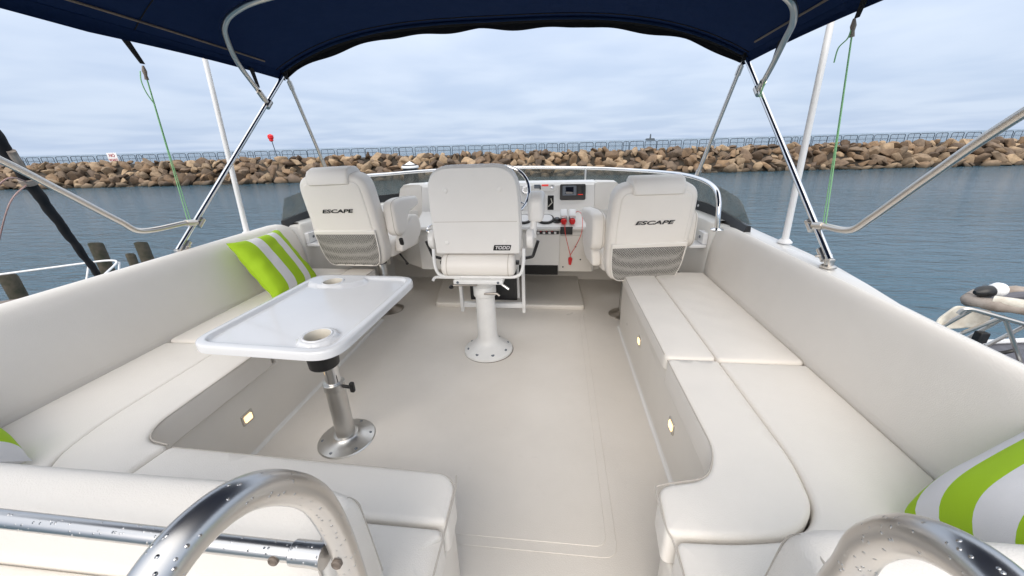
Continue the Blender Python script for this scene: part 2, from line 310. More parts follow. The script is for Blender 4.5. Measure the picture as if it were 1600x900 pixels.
class MB:
    def __init__(s): s.v = []; s.f = []; s.weld = False
    def add(s, vs, fs):
        o = len(s.v); s.v += [Vector(v) for v in vs]; s.f += [tuple(i+o for i in f) for f in fs]; return s
    def loft(s, rings, closed=True, caps=True):
        n = len(rings[0]); vs = [p for r in rings for p in r]; fs = []
        for i in range(len(rings)-1):
            for j in range(n if closed else n-1):
                k = (j+1) % n
                fs.append((i*n+j, i*n+k, (i+1)*n+k, (i+1)*n+j))
        if caps and closed:
            fs.append(tuple(reversed(range(n)))); fs.append(tuple((len(rings)-1)*n+j for j in range(n)))
        return s.add(vs, fs)
    def tube(s, pts, r, n=12, closed=False, caps=True):
        P = [Vector(p) for p in pts]; N = len(P)
        rr = r if isinstance(r, (list, tuple)) else [r]*N
        T = []
        for i in range(N):
            a = P[(i-1) % N] if (closed or i) else P[i]; b = P[(i+1) % N] if (closed or i < N-1) else P[i]
            T.append((b-a).normalized())
        u = T[0].orthogonal().normalized(); rings = []
        for i in range(N):
            if i: u = (u-T[i]*u.dot(T[i])).normalized()
            v = T[i].cross(u)
            rings.append([P[i]+rr[i]*(math.cos(2*math.pi*j/n)*u+math.sin(2*math.pi*j/n)*v) for j in range(n)])
        if closed: rings.append(rings[0])
        return s.loft(rings, True, caps and not closed)
    def lathe(s, base, prof, n=24, axis=(0, 0, 1)):
        ax = Vector(axis).normalized(); u = ax.orthogonal().normalized(); v = ax.cross(u); b = Vector(base)
        return s.loft([[b+ax*z+max(r, 1e-4)*(math.cos(2*math.pi*j/n)*u+math.sin(2*math.pi*j/n)*v) for j in range(n)] for r, z in prof])
    def box(s, a, b, bev=0., mtx=None):
        bm = bmesh.new(); bmesh.ops.create_cube(bm, size=1)
        a, b = Vector(a), Vector(b)
        for v in bm.verts:
            v.co = Vector([(a[i]+b[i])/2+v.co[i]*abs(b[i]-a[i]) for i in range(3)])
        if bev: bmesh.ops.bevel(bm, geom=bm.edges[:], offset=bev, segments=3, profile=.5, affect='EDGES')
        if mtx: bm.transform(mtx)
        s.bm(bm); return s
    def bm(s, bm):
        bm.verts.index_update()
        s.add([v.co.copy() for v in bm.verts], [tuple(v.index for v in f.verts) for f in bm.faces]); bm.free(); return s
    def prism(s, poly, ax, a, b):
        """poly of 2-D points extruded along axis ax from a to b"""
        def P(p, t):
            q = list(p); q.insert(ax, t); return Vector(q)
        return s.loft([[P(p, a) for p in poly], [P(p, b) for p in poly]])
    def cushion(s, outline, z0, z1, r=.02, rb=.006, crown=.006, mtx=None, seg=5, wob=0.):
        """pad with rounded edges from a dense rounded outline (2-D, counter-clockwise)"""
        O = np.array([(p[0], p[1]) for p in outline]); n = len(O)
        T = np.roll(O, -1, 0)-np.roll(O, 1, 0); T /= np.linalg.norm(T, axis=1)[:, None]+1e-12; Nn = np.stack([-T[:, 1], T[:, 0]], 1)
        A = O; Bp = np.roll(O, -1, 0); AB = Bp-A; LL = (AB**2).sum(1)+1e-15
        def dist(Q):
            Q = np.asarray(Q); D = np.full(len(Q), 9.); ins = np.zeros(len(Q), bool)
            for k in range(n):
                u = np.clip(((Q-A[k])@AB[k])/LL[k], 0, 1); D = np.minimum(D, np.linalg.norm(Q-A[k]-u[:, None]*AB[k], axis=1))
                c = (A[k, 1] > Q[:, 1]) != (Bp[k, 1] > Q[:, 1])
                if AB[k, 1] != 0: ins ^= c & (Q[:, 0] < AB[k, 0]*(Q[:, 1]-A[k, 1])/AB[k, 1]+A[k, 0])
            return D, ins
        sz = O.max(0)-O.min(0); st = max(.008, min(.024, min(sz)/7))
        fin = []
        def face(zb, dr, r, crown, wob):
            """domed face: CDT of the outline, offset rings and an inner grid"""
            pts = [O]; rs = []
            for k in range(1, seg+1): rs.append(r*(1-math.cos(k/seg*math.pi/2)))
            rs += [r*1.5, r*2.2] if crown else [r*1.5]
            for d in rs:
                Q = O+Nn*d; D, I = dist(Q); Q = Q[I & (D > d*.93)]
                if len(Q): pts.append(Q)
            if crown or wob:
                gx, gy = np.meshgrid(np.arange(O[:, 0].min(), O[:, 0].max(), st), np.arange(O[:, 1].min(), O[:, 1].max(), st)); Q = np.stack([gx.ravel(), gy.ravel()], 1)
                D, I = dist(Q); Q = Q[I & (D > rs[-1]+st*.4)]
                if len(Q): pts.append(Q)
            Q = np.concatenate(pts)
            v, e, f, *_ = delaunay_2d_cdt([Vector(q) for q in Q], [], [list(range(n))], 1, 1e-5)
            V = np.array([(p.x, p.y) for p in v]); D, I = dist(V)
            out = []
            for p, d in zip(V, D):
                h = math.sqrt(max(0, r*r-(r-min(d, r))**2)) if r else 0
                if d > r*.5 and crown: h += crown*(1-math.exp(-(d-r*.5)/.05))
                if wob and d > r*.5:
                    w_ = min(1, (d-r*.5)/.03)
                    h += w_*wob*(noise.noise(Vector((p[0]*5, p[1]*5, zb*9)))+.45*noise.noise(Vector((p[0]*13, p[1]*13, zb*7))))
                out.append(Vector((p[0], p[1], zb+dr*h)))
            fs = [tuple(q) if dr > 0 else tuple(q)[::-1] for q in f]
            o0 = len(s.v); s.add(out, fs); fin.append(o0)
        o = len(s.v)
        face(z1-r, 1, r, crown, wob)
        face(z0+rb, -1, rb, 0, 0)
        k0 = len(s.v)
        ring = [Vector((p[0], p[1], z0+rb)) for p in O]; ring2 = [Vector((p[0], p[1], z1-r)) for p in O]
        if (z1-r)-(z0+rb) > 1e-5: s.loft([ring, ring2], True, False)
        if mtx:
            for i in range(o, len(s.v)): s.v[i] = mtx @ s.v[i]
        s.weld = True
        return s
    def build(s, name, material, parent=None, smooth=35, rec=True):
        me = bpy.data.meshes.new(name); me.from_pydata([tuple(v) for v in s.v], [], s.f)
        bm = bmesh.new(); bm.from_mesh(me)
        if s.weld: bmesh.ops.remove_doubles(bm, verts=bm.verts[:], dist=2e-5)
        if rec: bmesh.ops.recalc_face_normals(bm, faces=bm.faces)
        big = [f for f in bm.faces if len(f.verts) > 4]
        if big: bmesh.ops.triangulate(bm, faces=big, ngon_method='EAR_CLIP')
        bm.to_mesh(me); bm.free()
        me.materials.append(M[material] if isinstance(material, str) else material)
        if smooth:
            me.polygons.foreach_set('use_smooth', [True]*len(me.polygons)); me.set_sharp_from_angle(angle=R(smooth))
        o = bpy.data.objects.new(name, me); COL.objects.link(o)
        if parent: link(o, parent)
        return o
def link(o, parent):
    o.parent = parent
    w = Matrix.Identity(4); p = parent
    while p: w = Matrix.LocRotScale(p.location, p.rotation_euler, p.scale) @ (p.matrix_parent_inverse if p.parent else Matrix.Identity(4)) @ w if False else w; p = None
    o.matrix_parent_inverse = root_inv(parent)
def root_inv(parent):
    # mesh parents sit at the world origin; only the Empty at the top has a transform
    if parent.type == 'EMPTY': return Matrix.LocRotScale(parent.location, parent.rotation_euler, None).inverted()
    return Matrix.Identity(4)
def tag(o, label, category, group=None):
    o['label'] = label; o['category'] = category
    if group: o['group'] = group
    return o
def thing(name, label, category, loc=(0, 0, 0), group=None):
    o = bpy.data.objects.new(name, None); o.empty_display_size = .1; COL.objects.link(o); o.location = loc
    return tag(o, label, category, group)
def rr(x0, y0, x1, y1, r, n=7):
    """rounded rectangle, CCW; r scalar or 4 radii (bl, br, tr, tl)"""
    rs = r if isinstance(r, (list, tuple)) else [r]*4; out = []
    for (cx, cy, a, q) in ((x0+rs[0], y0+rs[0], 180, rs[0]), (x1-rs[1], y0+rs[1], 270, rs[1]), (x1-rs[2], y1-rs[2], 0, rs[2]), (x0+rs[3], y1-rs[3], 90, rs[3])):
        for k in range(n+1): t = R(a+90*k/n); out.append((cx+q*math.cos(t), cy+q*math.sin(t)))
    return dens(out)
def dens(out, d=.06):
    res = []
    for i, p in enumerate(out):
        q = out[(i+1) % len(out)]; l = math.dist(p, q)
        if l < 1e-5: continue
        k = max(1, int(l/d))
        for j in range(k): res.append((p[0]+(q[0]-p[0])*j/k, p[1]+(q[1]-p[1])*j/k))
    return res
def rpoly(pts, rad, n=8):
    """polygon with given corner radius (list or scalar), made CCW"""
    if sum(pts[i-1][0]*p[1]-p[0]*pts[i-1][1] for i, p in enumerate(pts)) < 0:
        pts = pts[::-1]; rad = rad[::-1] if isinstance(rad, (list, tuple)) else rad
    out = []
    for i, b in enumerate(pts):
        a = Vector(pts[i-1]); c = Vector(pts[(i+1) % len(pts)]); b = Vector(b)
        r = rad[i] if isinstance(rad, (list, tuple)) else rad
        r1 = min(r, (a-b).length*.48, (c-b).length*.48)
        p = b+(a-b).normalized()*r1; q = b+(c-b).normalized()*r1
        for k in range(n+1): t = k/n; v = (1-t)**2*p+2*t*(1-t)*b+t*t*q; out.append((v.x, v.y))
    return dens(out)
def mir(pts): return [(-x, y) for x, y in pts]
def text(name, s, size, mtx, material, parent, ext=.0012, xs=1., shear=0.):
    c = bpy.data.curves.new(name, 'FONT'); c.body = s; c.size = size; c.extrude = ext; c.align_x = 'CENTER'; c.align_y = 'CENTER'; c.shear = shear; c.offset = size*.02
    t = bpy.data.objects.new(name+'_curve', c); COL.objects.link(t)
    dg = bpy.context.evaluated_depsgraph_get(); me = bpy.data.meshes.new_from_object(t.evaluated_get(dg))
    bpy.data.objects.remove(t)
    me.transform(mtx @ Matrix.Diagonal((xs, 1, 1, 1))); me.name = name
    me.materials.clear(); me.materials.append(M[material])
    o = bpy.data.objects.new(name, me); COL.objects.link(o); link(o, parent); return o
def sweep_seam(pts, r=.0022): return MB().tube(pts, r, 6)

# ================================================================== SETTING
# water: fine near, reaching past the horizon
ws = MB(); ws.add([(-9000, -2000, -3), (9000, -2000, -3), (9000, 12000, -3), (-9000, 12000, -3)], [(0, 1, 2, 3)])
wt = ws.build('water', 'water', rec=False); wt['kind'] = 'structure'

# cockpit sole (the floor we look down on)
fl = MB(); fl.box((-1.40, -.30, -.06), (1.40, 3.62, 0)); fl = fl.build('floor', 'nonskid'); fl['kind'] = 'structure'
MB().cushion(rpoly([(-.61, .78), (.61, .78), (.625, 2.55), (-.625, 2.55)], .05), .0005, .0022, r=.0012, rb=.0001, crown=0).build('floor_panel', 'nonskid', fl, smooth=None)
MB().cushion(rpoly([(-.578, .812), (.578, .812), (.593, 2.518), (-.593, 2.518)], .04), .0021, .0040, r=.0012, rb=.0001, crown=0).build('floor_panel', 'nonskid', fl, smooth=None)
MB().cushion(rpoly([(-.53, 2.60), (.64, 2.60), (.62, 3.40), (-.67, 3.40)][::1], .035), .001, .034, r=.014, rb=.001, crown=0).build('step_platform', 'gelcoat_cream', fl)
for sx_ in (-1, 1):   # coved fillet where the seat lockers meet the sole
    pr = [(0, 0), (.013, 0), (.004, .004), (0, .014)]
    f = MB().prism([(sx_*(.851-a), b+.001) for a, b in pr], 1, .72, 2.34)
    f.v = [Vector((v.x, v.y, v.z)) for v in f.v]
    f.build('cove_fillet', 'gelcoat', fl)

# ================================================================== COAMING (moulded shell round the flybridge)
coam = thing('coaming', 'white moulded fibreglass coaming curving round the whole flybridge behind the seats', 'coaming', (0, 1.6, 0))
inner = [(1.445, .25), (1.445, 1.2), (1.445, 2.2), (1.445, 2.34), (1.40, 2.39), (1.368, 2.43), (1.355, 2.6), (1.30, 2.95), (1.14, 3.28), (.75, 3.50), (.35, 3.58), (0, 3.60)]
inner = inner + [(-x, y) for x, y in inner[-2::-1]]
pth = cat([(x, y, 0) for x, y in inner], 6)
rings = []
for i, p in enumerate(pth):
    a = pth[max(i-1, 0)]; b = pth[min(i+1, len(pth)-1)]; t = (b-a).normalized(); o = Vector((t.y, -t.x, 0))
    zt = .712 if p.y > 2.40 else (.694 if p.x > 0 else .700)
    k = 1. if (p.x < 0 or p.y > 1.8) else (.80+.2*(p.y-1.5)/.3 if p.y > 1.5 else max(.15, .80-(1.5-p.y)*2.0))
    prof = [(0, 0), (0, zt-.03), (.008, zt-.01), (.03, zt), (.03+.095*k, zt-.004), (.03+.12*k, zt-.02), (.03+.135*k, zt-.06), (.22, -.2), (.28, -1.0)]
    rings.append([p+o*d+Vector((0, 0, z)) for d, z in prof])
MB().loft(rings, closed=False).build('shell', 'gelcoat', coam, rec=False)
# forward dash shelf between console and windscreen
sh = [(x*.995, y+.0) for x, y in inner if y > 2.9]
MB().prism(rpoly([(-1.30, 2.92), (1.30, 2.92), (1.28, 3.0), (1.12, 3.30), (.74, 3.52), (0, 3.62), (-.74, 3.52), (-1.12, 3.30), (-1.28, 3.0)], .02), 2, .60, .705).build('dash_shelf', 'gelcoat', coam)
MB().box((-1.40, -.30, -.2), (1.40, .27, -.065)).build('aft_deck', 'gelcoat', coam)
# lower hull below the flybridge so the place has a body from the side
MB().loft([[Vector((x*k, y, z)) for x, y in [(1.62, -1.5), (1.66, 3.0), (1.5, 5.0), (.9, 7.2), (0, 8.6), (-.9, 7.2), (-1.5, 5.0), (-1.66, 3.0), (-1.62, -1.5)]] for z, k in ((-1.0, 1.0), (-1.4, 1.12), (-3.3, .95))]).build('hull', 'hull_white', coam)

# ================================================================== SETTEES
def settee(sgn, label, xin, yaft_in):
    """sgn -1 port, +1 starboard. xin = inboard end of its aft leg."""
    t = thing('settee', label, 'sofa', (sgn*1.1, 1.3, 0))
    mm = (lambda p: p) if sgn > 0 else mir
    zt = .300
    # moulded locker base, L-shaped
    if sgn > 0: pl = [(.851, 2.335), (.851, .80), (.70, .715), (.665, .62), (.665, .30), (1.36, .30), (1.36, 2.335)]
    else: pl = [(.851, 2.335), (.851, .72), (-.14, .69), (-.155, .60), (-.155, .30), (1.36, .30), (1.36, 2.335)]
    MB().cushion(rpoly(mm(pl), [.02, .08, .05, .03, .02, .02, .02] if sgn > 0 else [.02, .03, .03, .03, .02, .02, .02]), .0, zt, r=.012, rb=.001, crown=0).build('locker_base', 'gelcoat_cream', t)
    # forward locker riser, the forward cushions sit a little higher on it
    MB().cushion(rpoly(mm([(.851, 2.335), (.851, 1.315), (1.34, 1.315), (1.34, 2.335)]), .01), zt-.01, .342, r=.004, rb=.001, crown=0).build('locker_lid', 'gelcoat_cream', t)
    B, bev = 'vinyl', .020
    def pad(name, poly, rad, z0, z1, r=.02, crown=.006):
        o = rpoly(mm(poly), rad)
        c = MB().cushion(o, z0, z1, r=r, rb=.006, crown=crown, wob=.004).build(name, B, t, smooth=60)
        return c
    # forward cushions
    pad('seat_pad', [(1.033, 2.345), (1.033, 1.303), (1.3475, 1.303), (1.3475, 2.345)], .025, .342, .402, .014)
    c = pad('bolster', [(.838, 2.345), (.838, 1.303), (1.030, 1.303), (1.030, 2.345)], .03, .342, .404, .013)
    z = .372
    if sgn > 0:
        pad('seat_pad', [(1.034, 1.296), (1.034, .80), (1.0, .66), (.92, .60), (.80, .580), (.665, .574), (.66, .40), (1.3475, .40), (1.3475, 1.296)], [.015, .12, .12, .06, .06, .02, .02, .02, .02], zt+.002, .398, .014)
        pad('bolster', [(.838, 1.296), (.838, .83), (.79, .735), (.66, .705), (.648, .583), (.80, .587), (.925, .607), (1.0, .67), (1.030, .80), (1.030, 1.296)], [.03, .07, .06, .035, .02, .06, .06, .10, .12, .02], zt+.002, .404, .013)
        # stitched piping near the inner edge
        sm = [(.8412, 1.285, .4005), (.8412, .835, .4005), (.793, .739, .4005), (.665, .709, .4005), (.6515, .70, .4005), (.6515, .59, .4005), (.663, .575, .392), (.663, .41, .390)]
    else:
        pad('seat_pad', [(1.034, 1.296), (1.034, .78), (1.0, .64), (.93, .56), (-.16, .555), (-.165, .40), (1.3475, .40), (1.3475, 1.296)], [.015, .12, .12, .05, .02, .02, .02, .02], zt+.002, .398, .014)
        pad('bolster', [(.838, 1.296), (.838, .80), (.80, .735), (.712, .722), (.735, .562), (.92, .567), (1.0, .65), (1.030, .79), (1.030, 1.296)], [.03, .07, .05, .02, .02, .06, .10, .12, .02], zt+.002, .404, .013)
        pad('bolster', [(.706, .722), (-.13, .698), (-.160, .66), (-.165, .562), (.729, .562)], [.02, .05, .05, .015, .02], zt+.002, .404, .013)
        sm = [(.8412, 1.285, .4005), (.8412, .805, .4005), (.803, .739, .4005), (.72, .7265, .4005)]
        MB().tube(bend([(.155, .692, .4005), (.1625, .66, .4005), (.165, .562, .4005), (.166, .41, .391)], .03), .0022, 6).build('piping', 'piping', t)
        MB().tube(bend([(-.695, .7185, .4005), (.125, .6945, .4005), (.157, .665, .4005)], .03), .0018, 6).build('piping', 'piping', t)
    MB().tube(bend([(sgn*x, y, q) for x, y, q in sm], .04), .0022, 6).build('piping', 'piping', t)
    MB().tube(bend([(sgn*.8412, 2.315, .4005), (sgn*.8412, 1.33, .4005)], .04), .0022, 6).build('piping', 'piping', t)
    # slanted side backrest
    prof = [(1.358, .372), (1.352, .41), (1.353, .44), (1.366, .55), (1.382, .64), (1.391, .677), (1.403, .700), (1.420, .711), (1.438, .706), (1.450, .690), (1.455, .66), (1.45, .50), (1.44, .375)] if sgn > 0 else [(1.358, .372), (1.352, .41), (1.353, .44), (1.372, .56), (1.396, .66), (1.412, .70), (1.432, .724), (1.458, .734), (1.488, .728), (1.508, .708), (1.512, .68), (1.49, .50), (1.47, .375)]
    prof = [(q.x, q.z) for q in cat([(x, 0, q) for x, q in prof], 4, True)]
    ys = [.33, .335, .35, .38] + [.5+i*.12 for i in range(14)] + [2.22, 2.28, 2.33, 2.365, 2.388, 2.395]
    rings = []
    yc = sum(p[1] for p in prof)/len(prof); xc = sum(p[0] for p in prof)/len(prof)
    for y in ys:
        e = 0
        if y > 2.22: u = (y-2.22)/.176; e = 1-math.sqrt(max(0, 1-u*u))
        if y < .38: u = (.38-y)/.05; e = .25*(1-math.sqrt(max(0, 1-u*u)))
        ring = []
        for x, q in prof:
            k = .0035*noise.noise(Vector((x*3, y*2.2, q*4+sgn*9)))
            zz = q if q < .5 else q-(.08*e*(q-.5)/.23 if y > 2.22 else 0)
            ring.append(Vector((sgn*(x+(xc-x)*min(1, e*.40)+k), y, zz+(.41-zz)*0)))
        rings.append(ring)
    MB().loft(rings).build('side_backrest', 'vinyl', t, smooth=60)
    # aft backrest
    x0, x1 = (.735, 1.36) if sgn > 0 else (-.085, 1.36)
    prof = [(.440, .38), (.442, .43), (.425, .60), (.415, .66), (.398, .69), (.372, .700), (.335, .697), (.312, .68), (.303, .65), (.300, .41)]
    prof = [(q.x, q.z) for q in cat([(x, 0, q) for x, q in prof], 4, True)]
    rings = []
    cy, cz = .37, .55
    xs = [x0, x0+.006, x0+.016, x0+.035, x0+.06]+[x0+.06+(x1-x0-.06)*i/10 for i in range(1, 11)]
    for x in xs:
        u = max(0, 1-(x-x0)/.06); e = 1-math.sqrt(max(0, 1-u*u))
        rings.append([Vector((sgn*x, y+(cy-y)*e*.30, q+(cz-q)*e*.16*(1 if q > .5 else 0)+.002*noise.noise(Vector((x*5, y*5, q*4))))) for y, q in prof])
    MB().loft(rings).build('aft_backrest', 'vinyl', t, smooth=60)
    xe = sgn*(x0+.012)
    MB().tube(bend([(xe, .438, .43), (xe, .418, .64), (xe, .395, .682), (xe, .34, .69), (xe, .309, .665), (xe, .306, .43)], .02), .0024, 6).build('piping', 'piping', t)
    # white moulded panel behind the aft backrest
    MB().box((sgn*(x0+.01), .265, 0), (sgn*1.37, .296, .60), .008).build('back_panel', 'gelcoat_cream', t)
    # courtesy lights let into the locker
    for y, q in (((1.759, .217), (1.169, .188)) if sgn > 0 else ((1.10, .170),)):
        X = sgn*.851
        l = MB().cushion(rr(-.026, -.030, .026, .030, .008), -.002, .004, r=.003, rb=.001, crown=0, mtx=Matrix.Translation((X, y, q)) @ Matrix.Rotation(R(-90*sgn), 4, 'Y')).build('courtesy_light', 'steel', t)
        MB().cushion(rr(-.015, -.019, .015, .019, .006), .002, .0075, r=.003, rb=.001, crown=0, mtx=Matrix.Translation((X, y, q)) @ Matrix.Rotation(R(-90*sgn), 4, 'Y')).build('lens', 'amber_light', l)
        for a, b in ((-.021, -.024), (.021, .024)):
            MB().lathe((X-sgn*.003, y+b*.9, q+a), [(.003, 0), (.003, .003), (.001, .004)], 8, (-sgn, 0, 0)).build('screw', 'silver', l)
    return t
port = settee(-1, 'cream vinyl U-shaped settee on the left wrapping behind the table', .13, .7)
star = settee(1, 'cream vinyl L-shaped settee on the right beside the open walkway, without table', .665, .7)

# ================================================================== TABLE
tb = thing('cocktail_table', 'glossy white moulded drinks table with two cup holders on a metal pedestal', 'table', (-.497, 1.19, 0))
MB().lathe((-.497, 1.19, .001), [(.118, 0), (.120, .004), (.116, .009), (.085, .016), (.058, .024), (.050, .034), (.042, .036)], 40).build('pedestal_base', 'aluminium', tb)
for k in range(6):
    a = R(60*k+20); MB().lathe((-.497+.098*math.cos(a), 1.19+.098*math.sin(a), .0105), [(.007, 0), (.0075, .003), (.004, .005), (.001, .003)], 10).build('screw', 'grey_plastic', tb)
MB().lathe((-.497, 1.19, .02), [(.039, 0), (.039, .275), (.037, .279), (.030, .281)], 32).build('lower_tube', 'aluminium', tb)
MB().lathe((-.497, 1.19, .29), [(.030, 0), (.030, .27)], 32).build('upper_tube', 'steel_bright', tb)
cl = MB().lathe((-.497, 1.19, .268), [(.040, 0), (.0425, .002), (.0425, .03), (.040, .032)], 32).build('clamp_collar', 'aluminium', tb)
kb = MB().tube([(-.455, 1.185, .285), (-.42, 1.18, .285)], .007, 10); kb.box((-.424, 1.172, .262), (-.405, 1.19, .308), .006)
kb.build('clamp_knob', 'black_plastic', tb)
TZ = .600
tm = Matrix.Translation((0, 0, 0))
# hand-set outline of the top: nearly rectangular with big corner radii
tout = dens(rpoly([(-.835, .955), (-.800, 1.668), (-.262, 1.655), (-.287, .928)], [.095, .085, .11, .10], 14), .012)
def inset(o, d):
    n = len(o); out = []
    for i in range(n):
        t = (Vector(o[(i+1) % n])-Vector(o[i-1])).normalized(); out.append((o[i][0]-t.y*d, o[i][1]+t.x*d))
    return out
cups = [(-.407, 1.045), (-.655, 1.563)]
def toph(x, y, dist):
    """height of the tray surface: raised rim, recessed middle, raised islands round the cup holders"""
    def sm(a, b, v): v = max(0, min(1, (v-a)/(b-a))); return v*v*(3-2*v)
    h = -.014*sm(.026, .040, dist)
    for k, (cx, cy) in enumerate(cups):
        if k == 0: dd = math.hypot(x-cx, y-cy); h = max(h, -.014*sm(.058, .070, dd))
        else:
            dd = math.hypot((x-cx-.0)*.55, y-cy-.03); h = max(h, -.014*sm(.075, .087, dd))
    return h
def table_top():
    bm = bmesh.new()
    pts = [Vector((x, y)) for x, y in tout]
    def inside_dist(x, y):
        p = Vector((x, y)); dmin = 9; ins = False
        n = len(pts)
        for i in range(n):
            a, b = pts[i], pts[(i+1) % n]; ab = b-a
            u = max(0, min(1, (p-a).dot(ab)/ab.length_squared)); dmin = min(dmin, (p-a-ab*u).length)
            if (a.y > y) != (b.y > y) and x < (b.x-a.x)*(y-a.y)/(b.y-a.y)+a.x: ins = not ins
        return dmin if ins else -dmin
    rings = []
    o = MB()
    loops = []
    prof = [(.006, -.034), (.0, -.030), (.0, -.006), (.002, -.002), (.006, 0), (.020, 0)]
    for d_, z_ in prof: loops.append([Vector((x, y, TZ+z_)) for x, y in inset(tout, d_)])
    o.loft(loops, True, False)
    # inner surface: constrained triangulation with the two cup holes left open
    inner = inset(tout, .020); n0 = len(inner); P2 = [Vector(p) for p in inner]; loopsi = [list(range(n0))]; edges = []
    for cx, cy in cups:
        k = len(P2); P2 += [Vector((cx+.0425*math.cos(2*math.pi*j/32), cy+.0425*math.sin(2*math.pi*j/32))) for j in range(32)]
        edges += [(k+j, k+(j+1) % 32) for j in range(32)]
        for rr_ in (.050, .056, .060, .065, .071): P2 += [Vector((cx+rr_*math.cos(2*math.pi*j/40), cy+rr_*math.sin(2*math.pi*j/40))) for j in range(40) if inside_dist(cx+rr_*math.cos(2*math.pi*j/40), cy+rr_*math.sin(2*math.pi*j/40)) > .022]
    for d_ in (.0235, .026, .0285, .031, .0335, .037, .041): P2 += [Vector(p) for p in inset(tout, d_)]
    st = .011
    for i in range(60):
        for j in range(72):
            x = -.85+i*st; y = .915+j*st
            if inside_dist(x, y) > .045 and min(math.hypot(x-c[0], y-c[1]) for c in cups) > .046: P2.append(Vector((x, y)))
    v, e, f, *_ = delaunay_2d_cdt(P2, edges, loopsi, 1, 1e-5)
    hh = [toph(p.x, p.y, inside_dist(p.x, p.y)) for p in v]
    ff = []
    for t_ in f:
        c_ = sum((v[i] for i in t_), Vector((0, 0)))/len(t_)
        if min(math.hypot(c_.x-c[0], c_.y-c[1]) for c in cups) > .0415: ff.append(tuple(t_))
    o.add([Vector((p.x, p.y, TZ+h)) for p, h in zip(v, hh)], ff); o.weld = True
    # underside
    base = len(o.v); ul = inset(tout, .006); o.v += [Vector((x, y, TZ-.034)) for x, y in ul]; o.f.append(tuple(reversed(range(base, base+len(ul)))))
    return o.build('tabletop', 'white_plastic', tb, smooth=50, rec=False)
ttop = table_top()
for k, (cx, cy) in enumerate(cups):
    # open ring and well
    p = [(.052, -.001), (.050, .0022), (.047, .0035), (.043, .002), (.040, -.004), (.0385, -.02), (.037, -.060), (.036, -.062), (.001, -.0625)]
    m_ = MB(); n = 32
    m_.loft([[Vector((cx+r*math.cos(2*math.pi*j/n), cy+r*math.sin(2*math.pi*j/n), TZ+z)) for j in range(n)] for r, z in p[:4]], True, False)
    m_.build('cup_rim', 'white_plastic', ttop, rec=False)
    m_ = MB(); m_.loft([[Vector((cx+r*math.cos(2*math.pi*j/n), cy+r*math.sin(2*math.pi*j/n), TZ+z)) for j in range(n)] for r, z in p[3:]], True, False)
    m_.build('cup_well', 'cup_cream', ttop, rec=False)
MB().lathe((-.407, 1.045, .480), [(.046, 0), (.050, .004), (.055, .086)], 32).build('cup_sleeve', 'black_plastic', tb)
MB().lathe((-.497, 1.19, .535), [(.045, 0), (.075, .02), (.078, .030)], 24).build('top_socket', 'black_plastic', tb)

